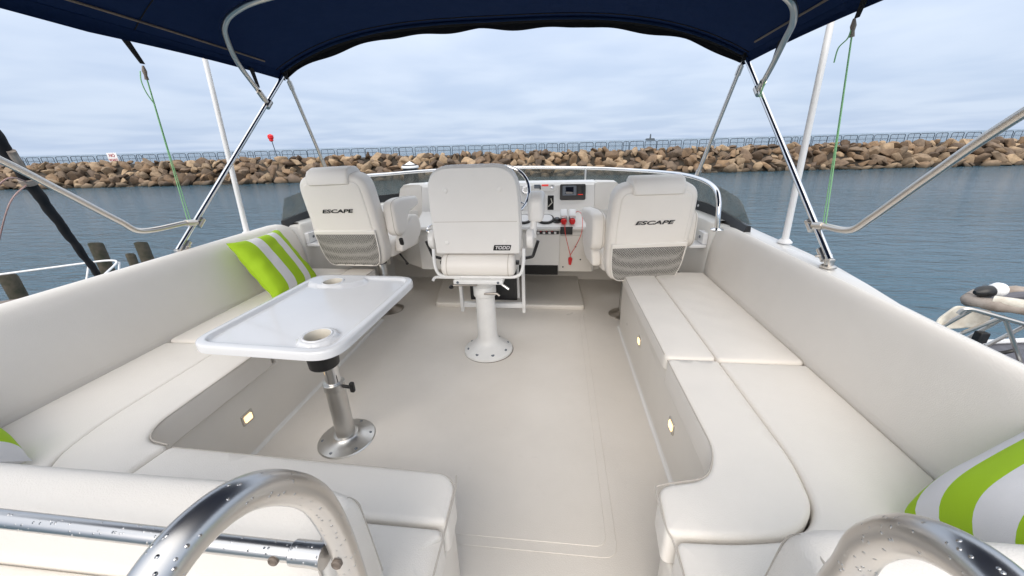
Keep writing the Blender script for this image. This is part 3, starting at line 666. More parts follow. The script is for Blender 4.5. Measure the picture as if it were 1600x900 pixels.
# ================================================================== CHAIRS
def tilt(cx, cy, cz, ang, yaw=0):
    """maps pad-local (u across, v up, w outward aft) to chair space: w -> -y, leaning back by ang"""
    return Matrix.Translation((cx, cy, cz)) @ Matrix.Rotation(yaw, 4, 'Z') @ Matrix.Rotation(R(90)-ang*-1, 4, 'X')
def companion(label, up_=0.):
    t = thing('companion_chair', label, 'boat seat', (0, 0, 0), 'twin cream seats flanking the helm seat')
    P_ = []
    U = up_
    MB().lathe((0, 0, .001), [(.105, 0), (.107, .004), (.098, .010), (.06, .018), (.045, .03), (.04, .032)], 36).build('pedestal_base', 'steel', t)
    MB().lathe((0, 0, .02), [(.036, 0), (.036, .30+U), (.034, .304+U), (.03, .306+U)], 28).build('pedestal', 'aluminium', t)
    MB().lathe((0, 0, .322+U), [(.041, 0), (.041, .018), (.038, .02)], 28).build('collar', 'black_plastic', t)
    MB().lathe((0, 0, .34+U), [(.029, 0), (.029, .07)], 28).build('inner_post', 'steel_bright', t)
    sw = MB().lathe((0, 0, .392+U), [(.05, 0), (.06, .006), (.06, .02)], 24); sw.box((-.12, -.12, .408+U), (.12, .12, .424+U), .004)
    sw.build('swivel_plate', 'black_plastic', t)
    MB().cushion(rr(-.235, -.20, .235, .27, [.05, .05, .11, .11]), .424+U, .53+U, r=.04, rb=.02, crown=.012).build('seat', 'vinyl', t, smooth=60)
    # backrest: local u across, v up; aft face is +w
    A = R(9)
    mt = Matrix.Translation((0, -.215, .40+U)) @ Matrix.Rotation(R(90)+A, 4, 'X')
    o = rpoly([(-.212, 0), (.212, 0), (.240, .10), (.252, .35), (.240, .60), (-.240, .60), (-.252, .35), (-.240, .10)], [.075, .075, .1, .15, .10, .10, .15, .1])
    back = MB().cushion(o, -.055, .058, r=.032, rb=.03, crown=.006, mtx=mt).build('backrest', 'vinyl', t, smooth=60)
    MB().cushion(inset(o, .038), .050, .0665, r=.010, rb=.004, crown=.004, mtx=mt).build('back_panel', 'vinyl', back, smooth=60)
    pk = rpoly([(-.188, .010), (.188, .010), (.217, .10), (.226, .238), (-.226, .238), (-.217, .10)], [.06, .06, .08, .006, .006, .08])
    MB().cushion(pk, .060, .0765, r=.006, rb=.003, crown=.006, mtx=mt, wob=.0025).build('mesh_pocket', 'pocket_mesh', back, smooth=60)
    MB().tube([mt @ Vector((x, y, .072)) for x, y in pk], .0042, 6, closed=True).build('pocket_binding', 'vinyl', back)
    MB().cushion(rpoly([(-.227, .230), (.227, .230), (.229, .258), (-.229, .258)], .008), .060, .078, r=.006, rb=.002, crown=.002, mtx=mt).build('pocket_hem', 'vinyl', back)
    # headrest wraps over the top
    hp = [Vector((-.075, .562, 0)), Vector((-.072, .60, 0)), Vector((-.05, .628, 0)), Vector((0, .640, 0)), Vector((.045, .630, 0)), Vector((.071, .60, 0)), Vector((.080, .555, 0)), Vector((.060, .54, 0)), Vector((-.055, .54, 0))]
    rings = []
    for u, k in ((-.148, .80), (-.146, .93), (-.138, 1), (-.12, 1.01), (0, 1.02), (.12, 1.01), (.138, 1), (.146, .93), (.148, .80)):
        rings.append([mt @ Vector((u, .58+(p.y-.58)*k, .01+(p.x-.01)*k)) for p in hp])
    MB().loft(rings).build('headrest', 'vinyl', t, smooth=60)
    text('lettering', 'ESCAPE', .031, mt @ Matrix.Translation((0, .385, .0735)), 'lettering', back, xs=2.15, shear=.25)
    # arms: padded drum-ended rests either side and lower bolsters
    for s in (-1, 1):
        xm = Matrix.Translation((s*.245 if s > 0 else -.325, 0, 0)) @ Matrix(((0, 0, 1, 0), (1, 0, 0, 0), (0, 1, 0, 0), (0, 0, 0, 1)))
        arm = MB().cushion(rpoly([(-.235, .615+U), (-.235, .80+U), (-.13, .815+U), (.10, .80+U), (.11, .735+U), (-.06, .70+U), (-.10, .585+U), (-.20, .575+U)], [.06, .075, .04, .035, .035, .05, .05, .05]), 0, .085, r=.022, rb=.022, crown=.003, mtx=xm)
        arm = arm.build('armrest', 'vinyl', t, smooth=60)
        MB().tube([xm @ Vector((x, y, .083-.018)) for x, y in inset(rpoly([(-.235, .615+U), (-.235, .80+U), (-.13, .815+U), (.10, .80+U), (.11, .735+U), (-.06, .70+U), (-.10, .585+U), (-.20, .575+U)], [.06, .075, .04, .035, .035, .05, .05, .05]), -.0005)], .0018, 5, closed=True).build('piping', 'piping', arm)
        xm2 = Matrix.Translation((s*.235 if s > 0 else -.295, 0, 0)) @ Matrix(((0, 0, 1, 0), (1, 0, 0, 0), (0, 1, 0, 0), (0, 0, 0, 1)))
        MB().cushion(rpoly([(-.17, .45+U), (-.10, .60+U), (.06, .675+U), (.14, .66+U), (.16, .54+U), (.05, .455+U)], [.05, .06, .04, .04, .05, .05]), 0, .06, r=.018, rb=.018, crown=.002, mtx=xm2).build('side_bolster', 'vinyl', t, smooth=60)
    k = MB().tube(bend([(.245, -.10, .505+U), (.285, -.13, .50+U), (.292, -.15, .545+U)], .02), .014, 10); k.lathe((.235, -.10, .505+U), [(.024, 0), (.024, .02)], 14, (1, 0, 0))
    k.build('recline_handle', 'black_plastic', t)
    MB().tube([(.20, -.05, .415+U), (.29, -.13, .385+U), (.31, -.15, .372+U)], [.006, .006, .011], 10).build('height_lever', 'black_plastic', t)
    MB().tube([(-.08, -.10, .412+U), (-.10, -.22, .405+U)], .006, 8).build('slide_lever', 'black_plastic', t)
    return t
cl_ = companion('cream companion seat with mesh back pocket left of the helm seat, lettered ESCAPE', .06)
cl_.location = (-.875, 2.53, 0); cl_.rotation_euler = (0, R(-2.0), R(-8))
cr_ = companion('cream companion seat with mesh back pocket right of the helm seat, lettered ESCAPE', -.02)
cr_.location = (.915, 2.54, 0); cr_.rotation_euler = (0, 0, R(9))

# helm seat: moulded shell back on a white pedestal
hs = thing('helm_chair', 'white shell-backed helm seat on a white bolted pedestal in the middle', 'boat seat', (0, 0, 0))
MB().lathe((0, 0, .001), [(.148, 0), (.150, .006), (.147, .018), (.10, .05), (.078, .068), (.066, .085), (.063, .10)], 48).build('pedestal_base', 'white_paint', hs)
MB().lathe((0, 0, .0005), [(.153, 0), (.153, .004), (.15, .005)], 48).build('base_gasket', 'toe_rail', hs)
for k in range(8):
    a = R(45*k+22.5)
    MB().lathe((.120*math.cos(a), .120*math.sin(a), .031), [(.0115, -.01), (.0115, .004), (.008, .006), (.001, .006)], 10).build('bolt', 'grey_plastic', hs)
MB().lathe((0, 0, .08), [(.063, 0), (.059, .05), (.056, .30), (.056, .33)], 36).build('pedestal', 'white_paint', hs)
MB().lathe((0, 0, .375), [(.064, 0), (.066, .003), (.066, .055), (.064, .058), (.060, .059), (.0625, .064), (.0625, .11), (.08, .118), (.08, .122)], 36).build('slide_collar', 'white_paint', hs)
MB().tube([(-.03, -.060, .455), (-.16, -.085, .463)], .0055, 8).build('height_lever', 'brushed', hs)
MB().lathe((-.172, -.087, .453), [(.003, -.012), (.012, -.006), (.013, .004), (.006, .012)], 12).build('lever_knob', 'black_plastic', hs)
MB().tube([(.01, -.062, .405), (.085, -.075, .412), (.10, -.078, .40)], .007, 8).build('clamp_lever', 'brushed', hs)
MB().tube([(.085, -.03, .47), (.15, -.05, .43)], .008, 8).build('swivel_lever', 'silver', hs)
MB().box((-.135, -.16, .497), (.135, .16, .522), .006).build('mount_plate', 'white_paint', hs)
for x in (-.11, .11): MB().lathe((x, -.161, .510), [(.007, 0), (.007, .003)], 10, (0, -1, 0)).build('bolt', 'grey_plastic', hs)
MB().tube(bend([(-.245, -.10, .68), (-.245, -.115, .60), (-.225, -.125, .53), (.225, -.125, .53), (.245, -.115, .60), (.245, -.10, .68)], .05), .009, 10).build('seat_frame', 'white_paint', hs)
MB().tube(bend([(-.25, -.15, .515), (-.245, -.13, .528), (-.10, -.13, .526)], .02), .008, 8).build('frame_lip', 'white_paint', hs)
# rolled seat cushion
m_ = MB(); mt = Matrix(((0, 0, 1, 0), (1, 0, 0, 0), (0, 1, 0, 0), (0, 0, 0, 1)))
m_.cushion(rpoly([(-.155, .540), (-.165, .60), (-.13, .648), (.30, .655), (.34, .60), (.30, .540)], [.03, .05, .04, .04, .05, .03]), -.20, .20, r=.025, rb=.025, crown=0, mtx=mt)
sc_ = m_.build('seat', 'vinyl', hs, smooth=60)
for x in (-.165, .165):
    MB().tube([Vector((x, p[0], p[1])) for p in rpoly([(-.1552, .5395), (-.1652, .60), (-.1302, .6485), (.30, .6555), (.34, .60), (.30, .5395)], [.03, .05, .04, .04, .05, .03])], .0018, 5, closed=True).build('piping', 'piping', sc_)
A = R(5)
mt = Matrix.Translation((0, -.095, .655)) @ Matrix.Rotation(R(90)+A, 4, 'X')
o = rpoly([(-.225, 0), (.225, 0), (.232, .20), (.222, .445), (-.222, .445), (-.232, .20)], [.012, .012, .2, .125, .125, .2])
hb = MB().cushion(o, .0, .020, r=.010, rb=.004, crown=0, mtx=mt).build('back_shell', 'vinyl_cool', hs, smooth=60)
MB().cushion(inset(o, -.006), -.085, -.001, r=.012, rb=.05, crown=0, mtx=mt).build('backrest', 'vinyl_cool', hs, smooth=60)
for x, y in ((-.135, .335), (.135, .335), (-.16, .065), (.15, .065)):
    MB().lathe(mt @ Vector((x, y, .020)), [(.013, -.002), (.0125, .003), (.009, .0045), (.001, .005)], 18, (0, -1, 0)).build('snap_cap', 'vinyl_cool', hb)
MB().box((-.216, .176, .0195), (.218, .1785, .0206), 0, mt).build('crease', 'piping', hb)
MB().cushion(rpoly([(.085, .022), (.175, .022), (.183, .052), (.093, .052)], .004), .0195, .0225, r=.001, rb=.0005, crown=0, mtx=mt).build('badge', 'badge', hb)
text('badge_lettering', 'TODD', .024, mt @ Matrix.Translation((.134, .037, .0232)), 'sign_white', hb, ext=.0004, xs=1.1, shear=.3)
# pivots, brackets, arms
for s in (-1, 1):
    MB().lathe((s*(.238 if s < 0 else .258), -.05, .72), [(.045, 0), (.052, .006), (.052, .030), (.046, .036), (.01, .037)], 28, (s, 0, 0)).build('pivot_cover', 'vinyl_cool', hs)
    MB().tube(bend([(s*.315, -.01, .70), (s*.285, -.01, .61), (s*.235, -.03, .605)], .01), .009, 6).build('arm_bracket', 'black_plastic', hs)
    MB().box((s*.205-.012, -.10, .59), (s*.205+.012, -.07, .61), .003).build('hinge_block', 'black_plastic', hs)
xm = Matrix.Translation((.262, 0, 0)) @ Matrix(((0, 0, 1, 0), (1, 0, 0, 0), (0, 1, 0, 0), (0, 0, 0, 1)))
MB().cushion(rpoly([(-.03, .80), (-.015, .92), (.045, .955), (.26, .93), (.27, .87), (.06, .80)], [.025, .05, .05, .04, .04, .04]), 0, .082, r=.024, rb=.024, crown=.004, mtx=xm).build('armrest', 'vinyl_cool', hs, smooth=60)
MB().tube([(.285, -.03, .72), (.295, 0, .83)], [.022, .016], 12).build('arm_stalk', 'vinyl_cool', hs)
ln = MB().tube(cat([(-.258, -.02, .76), (-.285, .0, .748), (-.305, .0, .752), (-.30, .01, .772), (-.262, .0, .795)], 6), .006, 8); ln.build('grab_loop', 'steel_bright', hs)
# hinged footrest frame
for x in (-.205, .205):
    MB().box((x-.010, .20, .165), (x+.010, .23, .535), .003).build('footrest_strut', 'white_paint', hs)
    MB().box((x*.72-.02, .30, .225), (x*.72+.02, .32, .50), .003).build('footrest_rail', 'white_paint', hs)
MB().box((-.20, .215, .19), (.20, .25, .222), .005).build('footrest_bar', 'white_paint', hs)
MB().box((-.16, .27, .223), (.155, .29, .46), .004).build('footrest_tread', 'black_plastic', hs)
hs.location = (.005, 1.975, 0); hs.rotation_euler = (0, R(-.6), R(-1.0))

# ================================================================== HELM CONSOLE
hc = thing('helm_console', 'off-white moulded helm console with instruments in front of the middle seat', 'boat console', (0, 2.9, 0))
sec = [(2.755, .262), (2.745, .55), (2.76, .572), (2.775, .580), (2.70, .590), (2.69, .604), (2.70, .618), (2.885, .690), (2.90, .70), (2.955, .885), (2.975, .905), (3.05, .915), (3.10, .60), (3.10, .262)]
hb_ = MB(); hb_.prism(sec, 0, -.66, .70); hb_.build('console_body', 'gelcoat', hc, smooth=20)
for s, xi, xo in ((-1, -.662, -.86), (1, .702, .90)):
    wv = [(xi, 2.90, .66), (xi, 2.955, .895), (xi+s*.02, 2.965, .905), (xo-s*.035, 2.99, .900), (xo, 3.0, .87), (xo+s*.10, 3.02, .55), (xo+s*.12, 3.02, .262), (xi, 2.78, .262), (xi, 2.78, .55)]
    bk = [(x, 3.14, z) for x, y, z in wv]
    MB().loft([[Vector(p) for p in wv], [Vector(p) for p in bk]]).build('console_wing', 'gelcoat_cream', hc, smooth=20)
    MB().box((s*1.0 if s > 0 else -1.372, 2.86, .262), (1.372 if s > 0 else -.985, 2.90, .705), .006).build('side_fascia', 'gelcoat_cream', hc)
    # lower outboard panel
MB().box((.44, 2.735, .263), (.69, 2.750, .545), .004).build('lower_panel', 'gelcoat_cream', hc)
for x, z in ((.47, .30), (.60, .36), (.56, .46)): MB().lathe((x, 2.7345, z), [(.006, 0), (.006, .002)], 8, (0, -1, 0)).build('panel_screw', 'black_plastic', hc)
MB().box((-1.3, 3.28, .001), (1.3, 3.30, .60)).build('footwell_wall', 'gelcoat_cream', hc)
MB().box((-.02, 2.744, .230), (.432, 3.1, .306), .003).build('gap_shade_block', 'void_shade', hc)  # solid black block painted as the shade beneath the console
# face plane helper: u = x, v = height up the sloping upper face
fy = lambda z: 2.90+(z-.70)*(.055/.185)
fm = lambda x, z: Matrix.Translation((x, fy(z), z)) @ Matrix.Rotation(R(90)-math.atan(.055/.185), 4, 'X')
def onface(name, x0, x1, z0, z1, depth, material, r=.008, parent=None, d0=-.002):
    cx, cz = (x0+x1)/2, (z0+z1)/2
    return MB().cushion(rr(x0-cx, z0-cz, x1-cx, z1-cz, r), d0, depth, r=min(.004, depth*.45), rb=.001, crown=0, mtx=fm(cx, cz)).build(name, material, parent or hc)
dp = onface('chart_display', .438, .632, .775, .893, .018, 'black_plastic', .012)
onface('display_bezel', .458, .562, .806, .880, .0215, 'grey_plastic', .006, dp, .017)
onface('display_screen', .480, .542, .816, .872, .0235, 'screen', .004, dp, .0205)
onface('display_keys', .572, .620, .815, .880, .0205, 'black_plastic', .003, dp, .017)
onface('display_badge', .574, .612, .812, .817, .0225, 'red_led', .002, dp, .0195)
rd = onface('radio', .232, .402, .842, .894, .012, 'gelcoat', .012)
onface('radio_panel', .240, .290, .862, .892, .0145, 'grey_plastic', .003, rd, .011)
onface('radio_display', .298, .350, .878, .892, .0145, 'red_led', .002, rd, .011)
MB().lathe(fm(.378, .872) @ Vector((0, 0, .011)), [(.014, 0), (.013, .008), (.004, .010)], 16, (0, -1, .25)).build('radio_knob', 'silver', rd)
onface('mic_hook', .283, .292, .855, .880, .02, 'black_plastic', .002, rd, .011)
g = MB().lathe(fm(.175, .855) @ Vector((0, 0, 0)), [(.030, -.002), (.031, .006), (.028, .008), (.026, .006), (.001, .006)], 28, (0, -1, .25)).build('compass_gauge', 'silver', hc)
MB().lathe(fm(.175, .855) @ Vector((0, 0, .0065)), [(.020, 0), (.019, .001), (.001, .0012)], 20, (0, -1, .25)).build('gauge_face', 'gelcoat', g)
for dx in (-.07, -.14, -.21, -.28, -.36, -.44):
    g = MB().lathe(fm(.10+dx, .835) @ Vector((0, 0, 0)), [(.030, -.002), (.031, .006), (.028, .008), (.026, .006), (.001, .006)], 28, (0, -1, .25)).build('round_gauge', 'black_plastic', hc)
    MB().lathe(fm(.10+dx, .835) @ Vector((0, 0, .0065)), [(.022, 0), (.001, .001)], 20, (0, -1, .25)).build('gauge_face', 'white_gloss', g)
onface('cubby_shade_plate', .345, .392, .705, .815, .002, 'void_shade', .004)  # flush dark plate, the cubby's inner shade put into its colour
MB().tube([fm(.36, .79) @ Vector((.01, 0, .004)), fm(.36, .76) @ Vector((.02, 0, .004)), fm(.36, .73) @ Vector((-.01, 0, .004))], .004, 6).build('cubby_wire', 'cup_cream', hc)
# shelf fittings (shelf plane rises gently forward)
zs = lambda y: .618+(y-2.70)*(.072/.185)
SL = math.atan(.072/.185)
for x in (.165, .335):
    mt = Matrix.Translation((x, 2.79, zs(2.79))) @ Matrix.Rotation(SL, 4, 'X')
    pod = MB().cushion(rr(-.062, -.060, .062, .060, .055), -.004, .014, r=.005, rb=.001, crown=0, mtx=mt).build('gauge_pod', 'black_plastic', hc)
    MB().cushion(rr(-.050, -.047, .050, .047, .044), .010, .018, r=.003, rb=.001, crown=0, mtx=mt).build('gauge_face', 'white_gloss', pod)
nrm = Vector((0, -math.sin(SL), math.cos(SL)))
kn = MB().lathe((.418, 2.775, zs(2.775)), [(.034, -.003), (.034, .006), (.024, .010), (.02, .022), (.016, .024)], 24, nrm).build('trim_joystick', 'black_plastic', hc)
MB().lathe(Vector((.418, 2.775, zs(2.775)))+nrm*.022, [(.014, 0), (.010, .006), (.001, .007)], 14, nrm).build('joystick_cap', 'grey_plastic', kn)
for x in (.468, .530):   # twin throttle levers
    mt = Matrix.Translation((x, 2.80, zs(2.80)+.004)) @ Matrix.Rotation(R(38), 4, 'X')
    q = MB().cushion(rr(-.024, -.035, .024, .035, .012), 0, .050, r=.012, rb=.004, crown=.001, mtx=mt).build('throttle_lever', 'silver', hc)
    MB().box((-.025, -.034, .048), (.025, .036, .066), .007, mt).build('lever_cap', 'white_gloss', q)
    MB().lathe((x, 2.728, zs(2.74)+.020), [(.003, -.026), (.017, -.018), (.023, 0), (.02, .014), (.004, .02)], 18).build('lever_knob', 'red_plastic', q)
MB().box((.443, 2.682, .565), (.532, 2.70, .620), .004).build('ignition_panel', 'black_plastic', hc)
sp_ = MB().box((.262, 2.735, .555), (.435, 2.744, .578), .001).build('switch_panel', 'black_plastic', hc)
for k in range(4): MB().box((.272+k*.042, 2.728, .558), (.290+k*.042, 2.737, .575), .002).build('switch', 'white_gloss', sp_)
for k in range(3): MB().box((.298+k*.042, 2.730, .575), (.302+k*.042, 2.736, .579)).build('switch_lamp', 'red_led', sp_)
# steering wheel
sw = MB(); wc = Vector((.040, 2.60, .885)); ax = Vector((0, -1, .55)).normalized(); u_ = Vector((1, 0, 0)); v_ = ax.cross(u_)
sw.tube([wc+.185*(math.cos(R(a))*u_+math.sin(R(a))*v_) for a in range(0, 360, 8)], .0115, 10, closed=True)
sw = sw.build('steering_wheel', 'steel_bright', hc)
for a in (90, 210, 330): MB().tube([wc+ax*-.03, wc-ax*.012+.09*(math.cos(R(a))*u_+math.sin(R(a))*v_), wc+.182*(math.cos(R(a))*u_+math.sin(R(a))*v_)], .006, 8).build('spoke', 'steel_bright', sw)
MB().lathe(wc-ax*.05, [(.035, 0), (.035, .02), (.02, .04), (.004, .042)], 20, ax).build('hub', 'black_plastic', sw)
MB().tube([wc-ax*.05, wc-ax*.30], .02, 12).build('column', 'black_plastic', sw)

# kill-switch lanyard hanging from the console
ly = thing('safety_lanyard', 'red whistle on a red looped cord hanging down the console front', 'lanyard', (.53, 2.72, .36))
ly_pts = cat([(.485, 2.70, .655), (.475, 2.665, .63), (.483, 2.66, .56), (.507, 2.70, .46), (.522, 2.722, .40), (.523, 2.722, .385)], 6)
MB().tube(ly_pts, .0022, 6).build('cord', 'red_cord', ly)
MB().tube(cat([(.523, 2.722, .40), (.55, 2.715, .45), (.59, 2.67, .56), (.600, 2.675, .64), (.596, 2.74, .70), (.572, 2.80, .712), (.555, 2.81, .70)], 6), .0022, 6).build('cord', 'red_cord', ly)
wm = MB().cushion(rpoly([(-.016, .015), (-.010, -.03), (.008, -.034), (.014, .0), (.018, .018), (.006, .032), (-.010, .030)], .008), -.007, .007, r=.005, rb=.005, crown=0, mtx=Matrix.Translation((.523, 2.722, .352)) @ Matrix.Rotation(R(90), 4, 'X'))
wm.build('whistle', 'red_plastic', ly)

# side pockets on the walls beside the companion seats
for s, lb in ((-1, 'small white drink holder on the cockpit wall left of the left companion seat'), (1, 'small white drink holder on the cockpit wall right of the right companion seat')):
    dh = thing('drink_holder', lb, 'drink holder', (s*1.33, 2.42, .56), 'wall drink holders')
    MB().cushion(rr(min(s*1.25, s*1.366), 2.40, max(s*1.25, s*1.366), 2.52, .02), .545, .565, r=.006, rb=.003, crown=0).build('tray', 'white_plastic', dh)
    MB().box((s*1.335, 2.41, .565), (s*1.366, 2.51, .64), .006).build('back_plate', 'white_plastic', dh)
    MB().lathe((s*1.334, 2.46, .605), [(.010, 0), (.009, .004), (.001, .004)], 12, (-s, 0, 0)).build('socket', 'grey_plastic', dh)

# ================================================================== WINDSCREEN + GRAB RAIL
wsn = thing('windscreen', 'low smoked acrylic windscreen wrapping round the front of the flybridge', 'windscreen', (0, 3.6, .7))
gp = [(1.475, 2.20), (1.47, 2.5), (1.44, 2.85), (1.34, 3.18), (1.12, 3.46), (.75, 3.66), (.35, 3.74), (0, 3.76)]
def side(s): return cat([(s*x*(1 if s > 0 else .985), y if s > 0 else 2.36+(y-2.20)*.897, 0) for x, y in gp], 7)
def ztop(p):
    y = p.y
    return .862+(.935-.862)*min(1, max(0, (y-2.2)/.6))**.75+.02*max(0, (y-2.9)/.86)
for s in (-1, 1):
    gs = side(s); n = len(gs)
    rings = []
    for i, p in enumerate(gs):
        a = gs[max(i-1, 0)]; b = gs[min(i+1, n-1)]; t = (b-a).normalized(); o = Vector((t.y, -t.x, 0))*s
        o = o if o.dot(Vector((p.x, p.y-2.2, 0))) > 0 else -o
        zt = ztop(p); cut = .012*max(0, 1-(p.y-2.2)/.05)
        rings.append([p+o*.022+Vector((0, 0, .735)), p-o*.04+Vector((0, 0, zt-cut)), p-o*.046+Vector((0, 0, zt-cut)), p+o*.016+Vector((0, 0, .735))])
    MB().loft(rings).build('pane', 'smoked', wsn, smooth=30)
    # black gasket strip at the foot
    rings = []
    for i, p in enumerate(gs):
        a = gs[max(i-1, 0)]; b = gs[min(i+1, n-1)]; t = (b-a).normalized(); o = Vector((t.y, -t.x, 0))*s
        o = o if o.dot(Vector((p.x, p.y-2.2, 0))) > 0 else -o
        gt = .728+.044*min(1, max(0, (p.y-2.25)/.5))
        rings.append([p+o*.03+Vector((0, 0, .69)), p+o*.026+Vector((0, 0, gt)), p+o*.006+Vector((0, 0, gt)), p-o*.012+Vector((0, 0, .69))])
    MB().loft(rings).build('gasket', 'black_plastic', wsn, smooth=30)
    for k in (8, 14, 22, 30, 38, 46):
        if k < n:
            p = gs[k]; a = gs[k-1]; t = (p-a).normalized(); o = Vector((t.y, -t.x, 0))*s
            o = o if o.dot(Vector((p.x, p.y-2.2, 0))) > 0 else -o
            MB().lathe(p-o*.003+Vector((0, 0, .74)), [(.010, 0), (.009, .004), (.001, .005)], 10, -o).build('snap', 'silver', wsn)
gr = thing('grab_rail', 'bright steel grab rail running round behind the low windscreen', 'hand rail', (0, 3.4, .7))
half = [(1.305, 2.16, .72), (1.30, 2.165, .80), (1.30, 2.19, .87), (1.30, 2.26, .925), (1.30, 2.45, .955), (1.27, 2.75, .965), (1.18, 3.02, .965), (1.02, 3.24, .967), (.75, 3.40, .975), (.35, 3.47, .985), (0, 3.48, .990)]
full = half+[(-x, y, z+.006) for x, y, z in half[-2:5:-1]]+[(-1.20, 2.86, .93), (-1.215, 2.80, .85), (-1.22, 2.79, .72)]
MB().tube(cat(full, 6), .0135, 12).build('rail', 'steel_bright', gr)
for x, y in ((1.305, 2.16),): MB().lathe((x, y, .712), [(.034, 0), (.034, .006), (.02, .014), (.014, .016)], 24).build('foot_flange', 'steel_bright', gr)
for x, y, z in ((.665, 3.42, .978), (-.62, 3.43, .980)):
    MB().tube([(x, y, z), (x, y+.02, .70)], .012, 10).build('stanchion', 'steel_bright', gr)
    MB().lathe((x, y+.02, .702), [(.03, 0), (.03, .005), (.014, .01)], 16).build('stanchion_foot', 'steel_bright', gr)

# ================================================================== BIMINI
bi = thing('bimini_top', 'navy canvas bimini top stretched over a bent steel tube frame', 'awning', (0, 1.5, .72))
# two front corners
CL, CR = Vector((-1.350, 2.575, 1.655)), Vector((1.452, 2.555, 1.620))
YA = .38
def cz(u, v):
    """u -1..1 across, v 0..1 aft->forward"""
    e = .226*(1-abs(u)**3.1)
    side_z = (1.655-.0+ (1.620-1.655)*(u+1)/2)+.030*(1-v)+.010
    bul = .10*math.sin(math.pi*min(1, max(0, v)))*(1-abs(u)**6)
    sag = -.014*abs(math.sin(math.pi*2*v))*(1-u*u)
    return side_z+e+bul+sag
def cp(u, v, dz=0.):
    xl = -1.36+.0*v; xr = 1.405+.047*v
    x = xl+(xr-xl)*(u+1)/2
    y = YA+(2.575-YA)*v - .0*abs(u)
    y += .03*math.cos(u*math.pi/2)*(v*2-1)
    y -= .05*(abs(u)**6)*0
    return Vector((x, y, cz(u, v)+dz))
NU, NV = 48, 30
us = [math.sin(math.pi/2*(-1+2*i/NU))*.35+(-1+2*i/NU)*.65 for i in range(NU+1)]
top = [[cp(u, j/NV) for u in us] for j in range(NV+1)]
c = MB(); c.loft(top, closed=False); c.loft([[p+Vector((0, 0, .004)) for p in r] for r in top], closed=False)
c.build('canopy', 'canvas', bi, rec=False)
# side skirts (hem turned down) and front valance with a scalloped lower edge
for s in (-1, 1):
    rings = []
    for j in range(NV*2+1):
        v = j/(NV*2); p = cp(s, v)
        d_ = .050-.010*abs(math.sin(v*math.pi*2))
        rings.append([p+Vector((0, 0, .003)), p+Vector((s*.012, 0, -.02)), p+Vector((s*.008, 0, -d_)), p+Vector((s*.003, 0, -d_)), p+Vector((s*.006, 0, -.02)), p+Vector((-.004*s, 0, -.001))])
    MB().loft(rings).build('side_hem', 'canvas', bi)
    MB().tube([cp(s*.972, .25+.65*k/20, -.006) for k in range(21)], .005, 6).build('batten', 'toe_rail', bi)
rings = []
for i in range(97):
    u = -1+2*i/96; p = cp(u, 1)
    d_ = .036+.010*abs(math.sin(u*7.3+.6))+.006*math.sin(u*23)
    rings.append([p+Vector((0, 0, .003)), p+Vector((0, .010, -.015)), p+Vector((0, .004, -d_)), p+Vector((0, -.001, -d_)), p+Vector((0, .004, -.015)), p+Vector((0, -.004, -.001))])
MB().loft(rings).build('front_valance', 'black_fabric', bi)
MB().tube([cp(-1+2*i/60, .965, -.002) for i in range(61)], .0028, 5).build('seam', 'black_fabric', bi)
MB().tube([cp(-1+2*i/60, .985, -.007) for i in range(61)], .009, 8).build('front_bow_sleeve', 'canvas', bi)
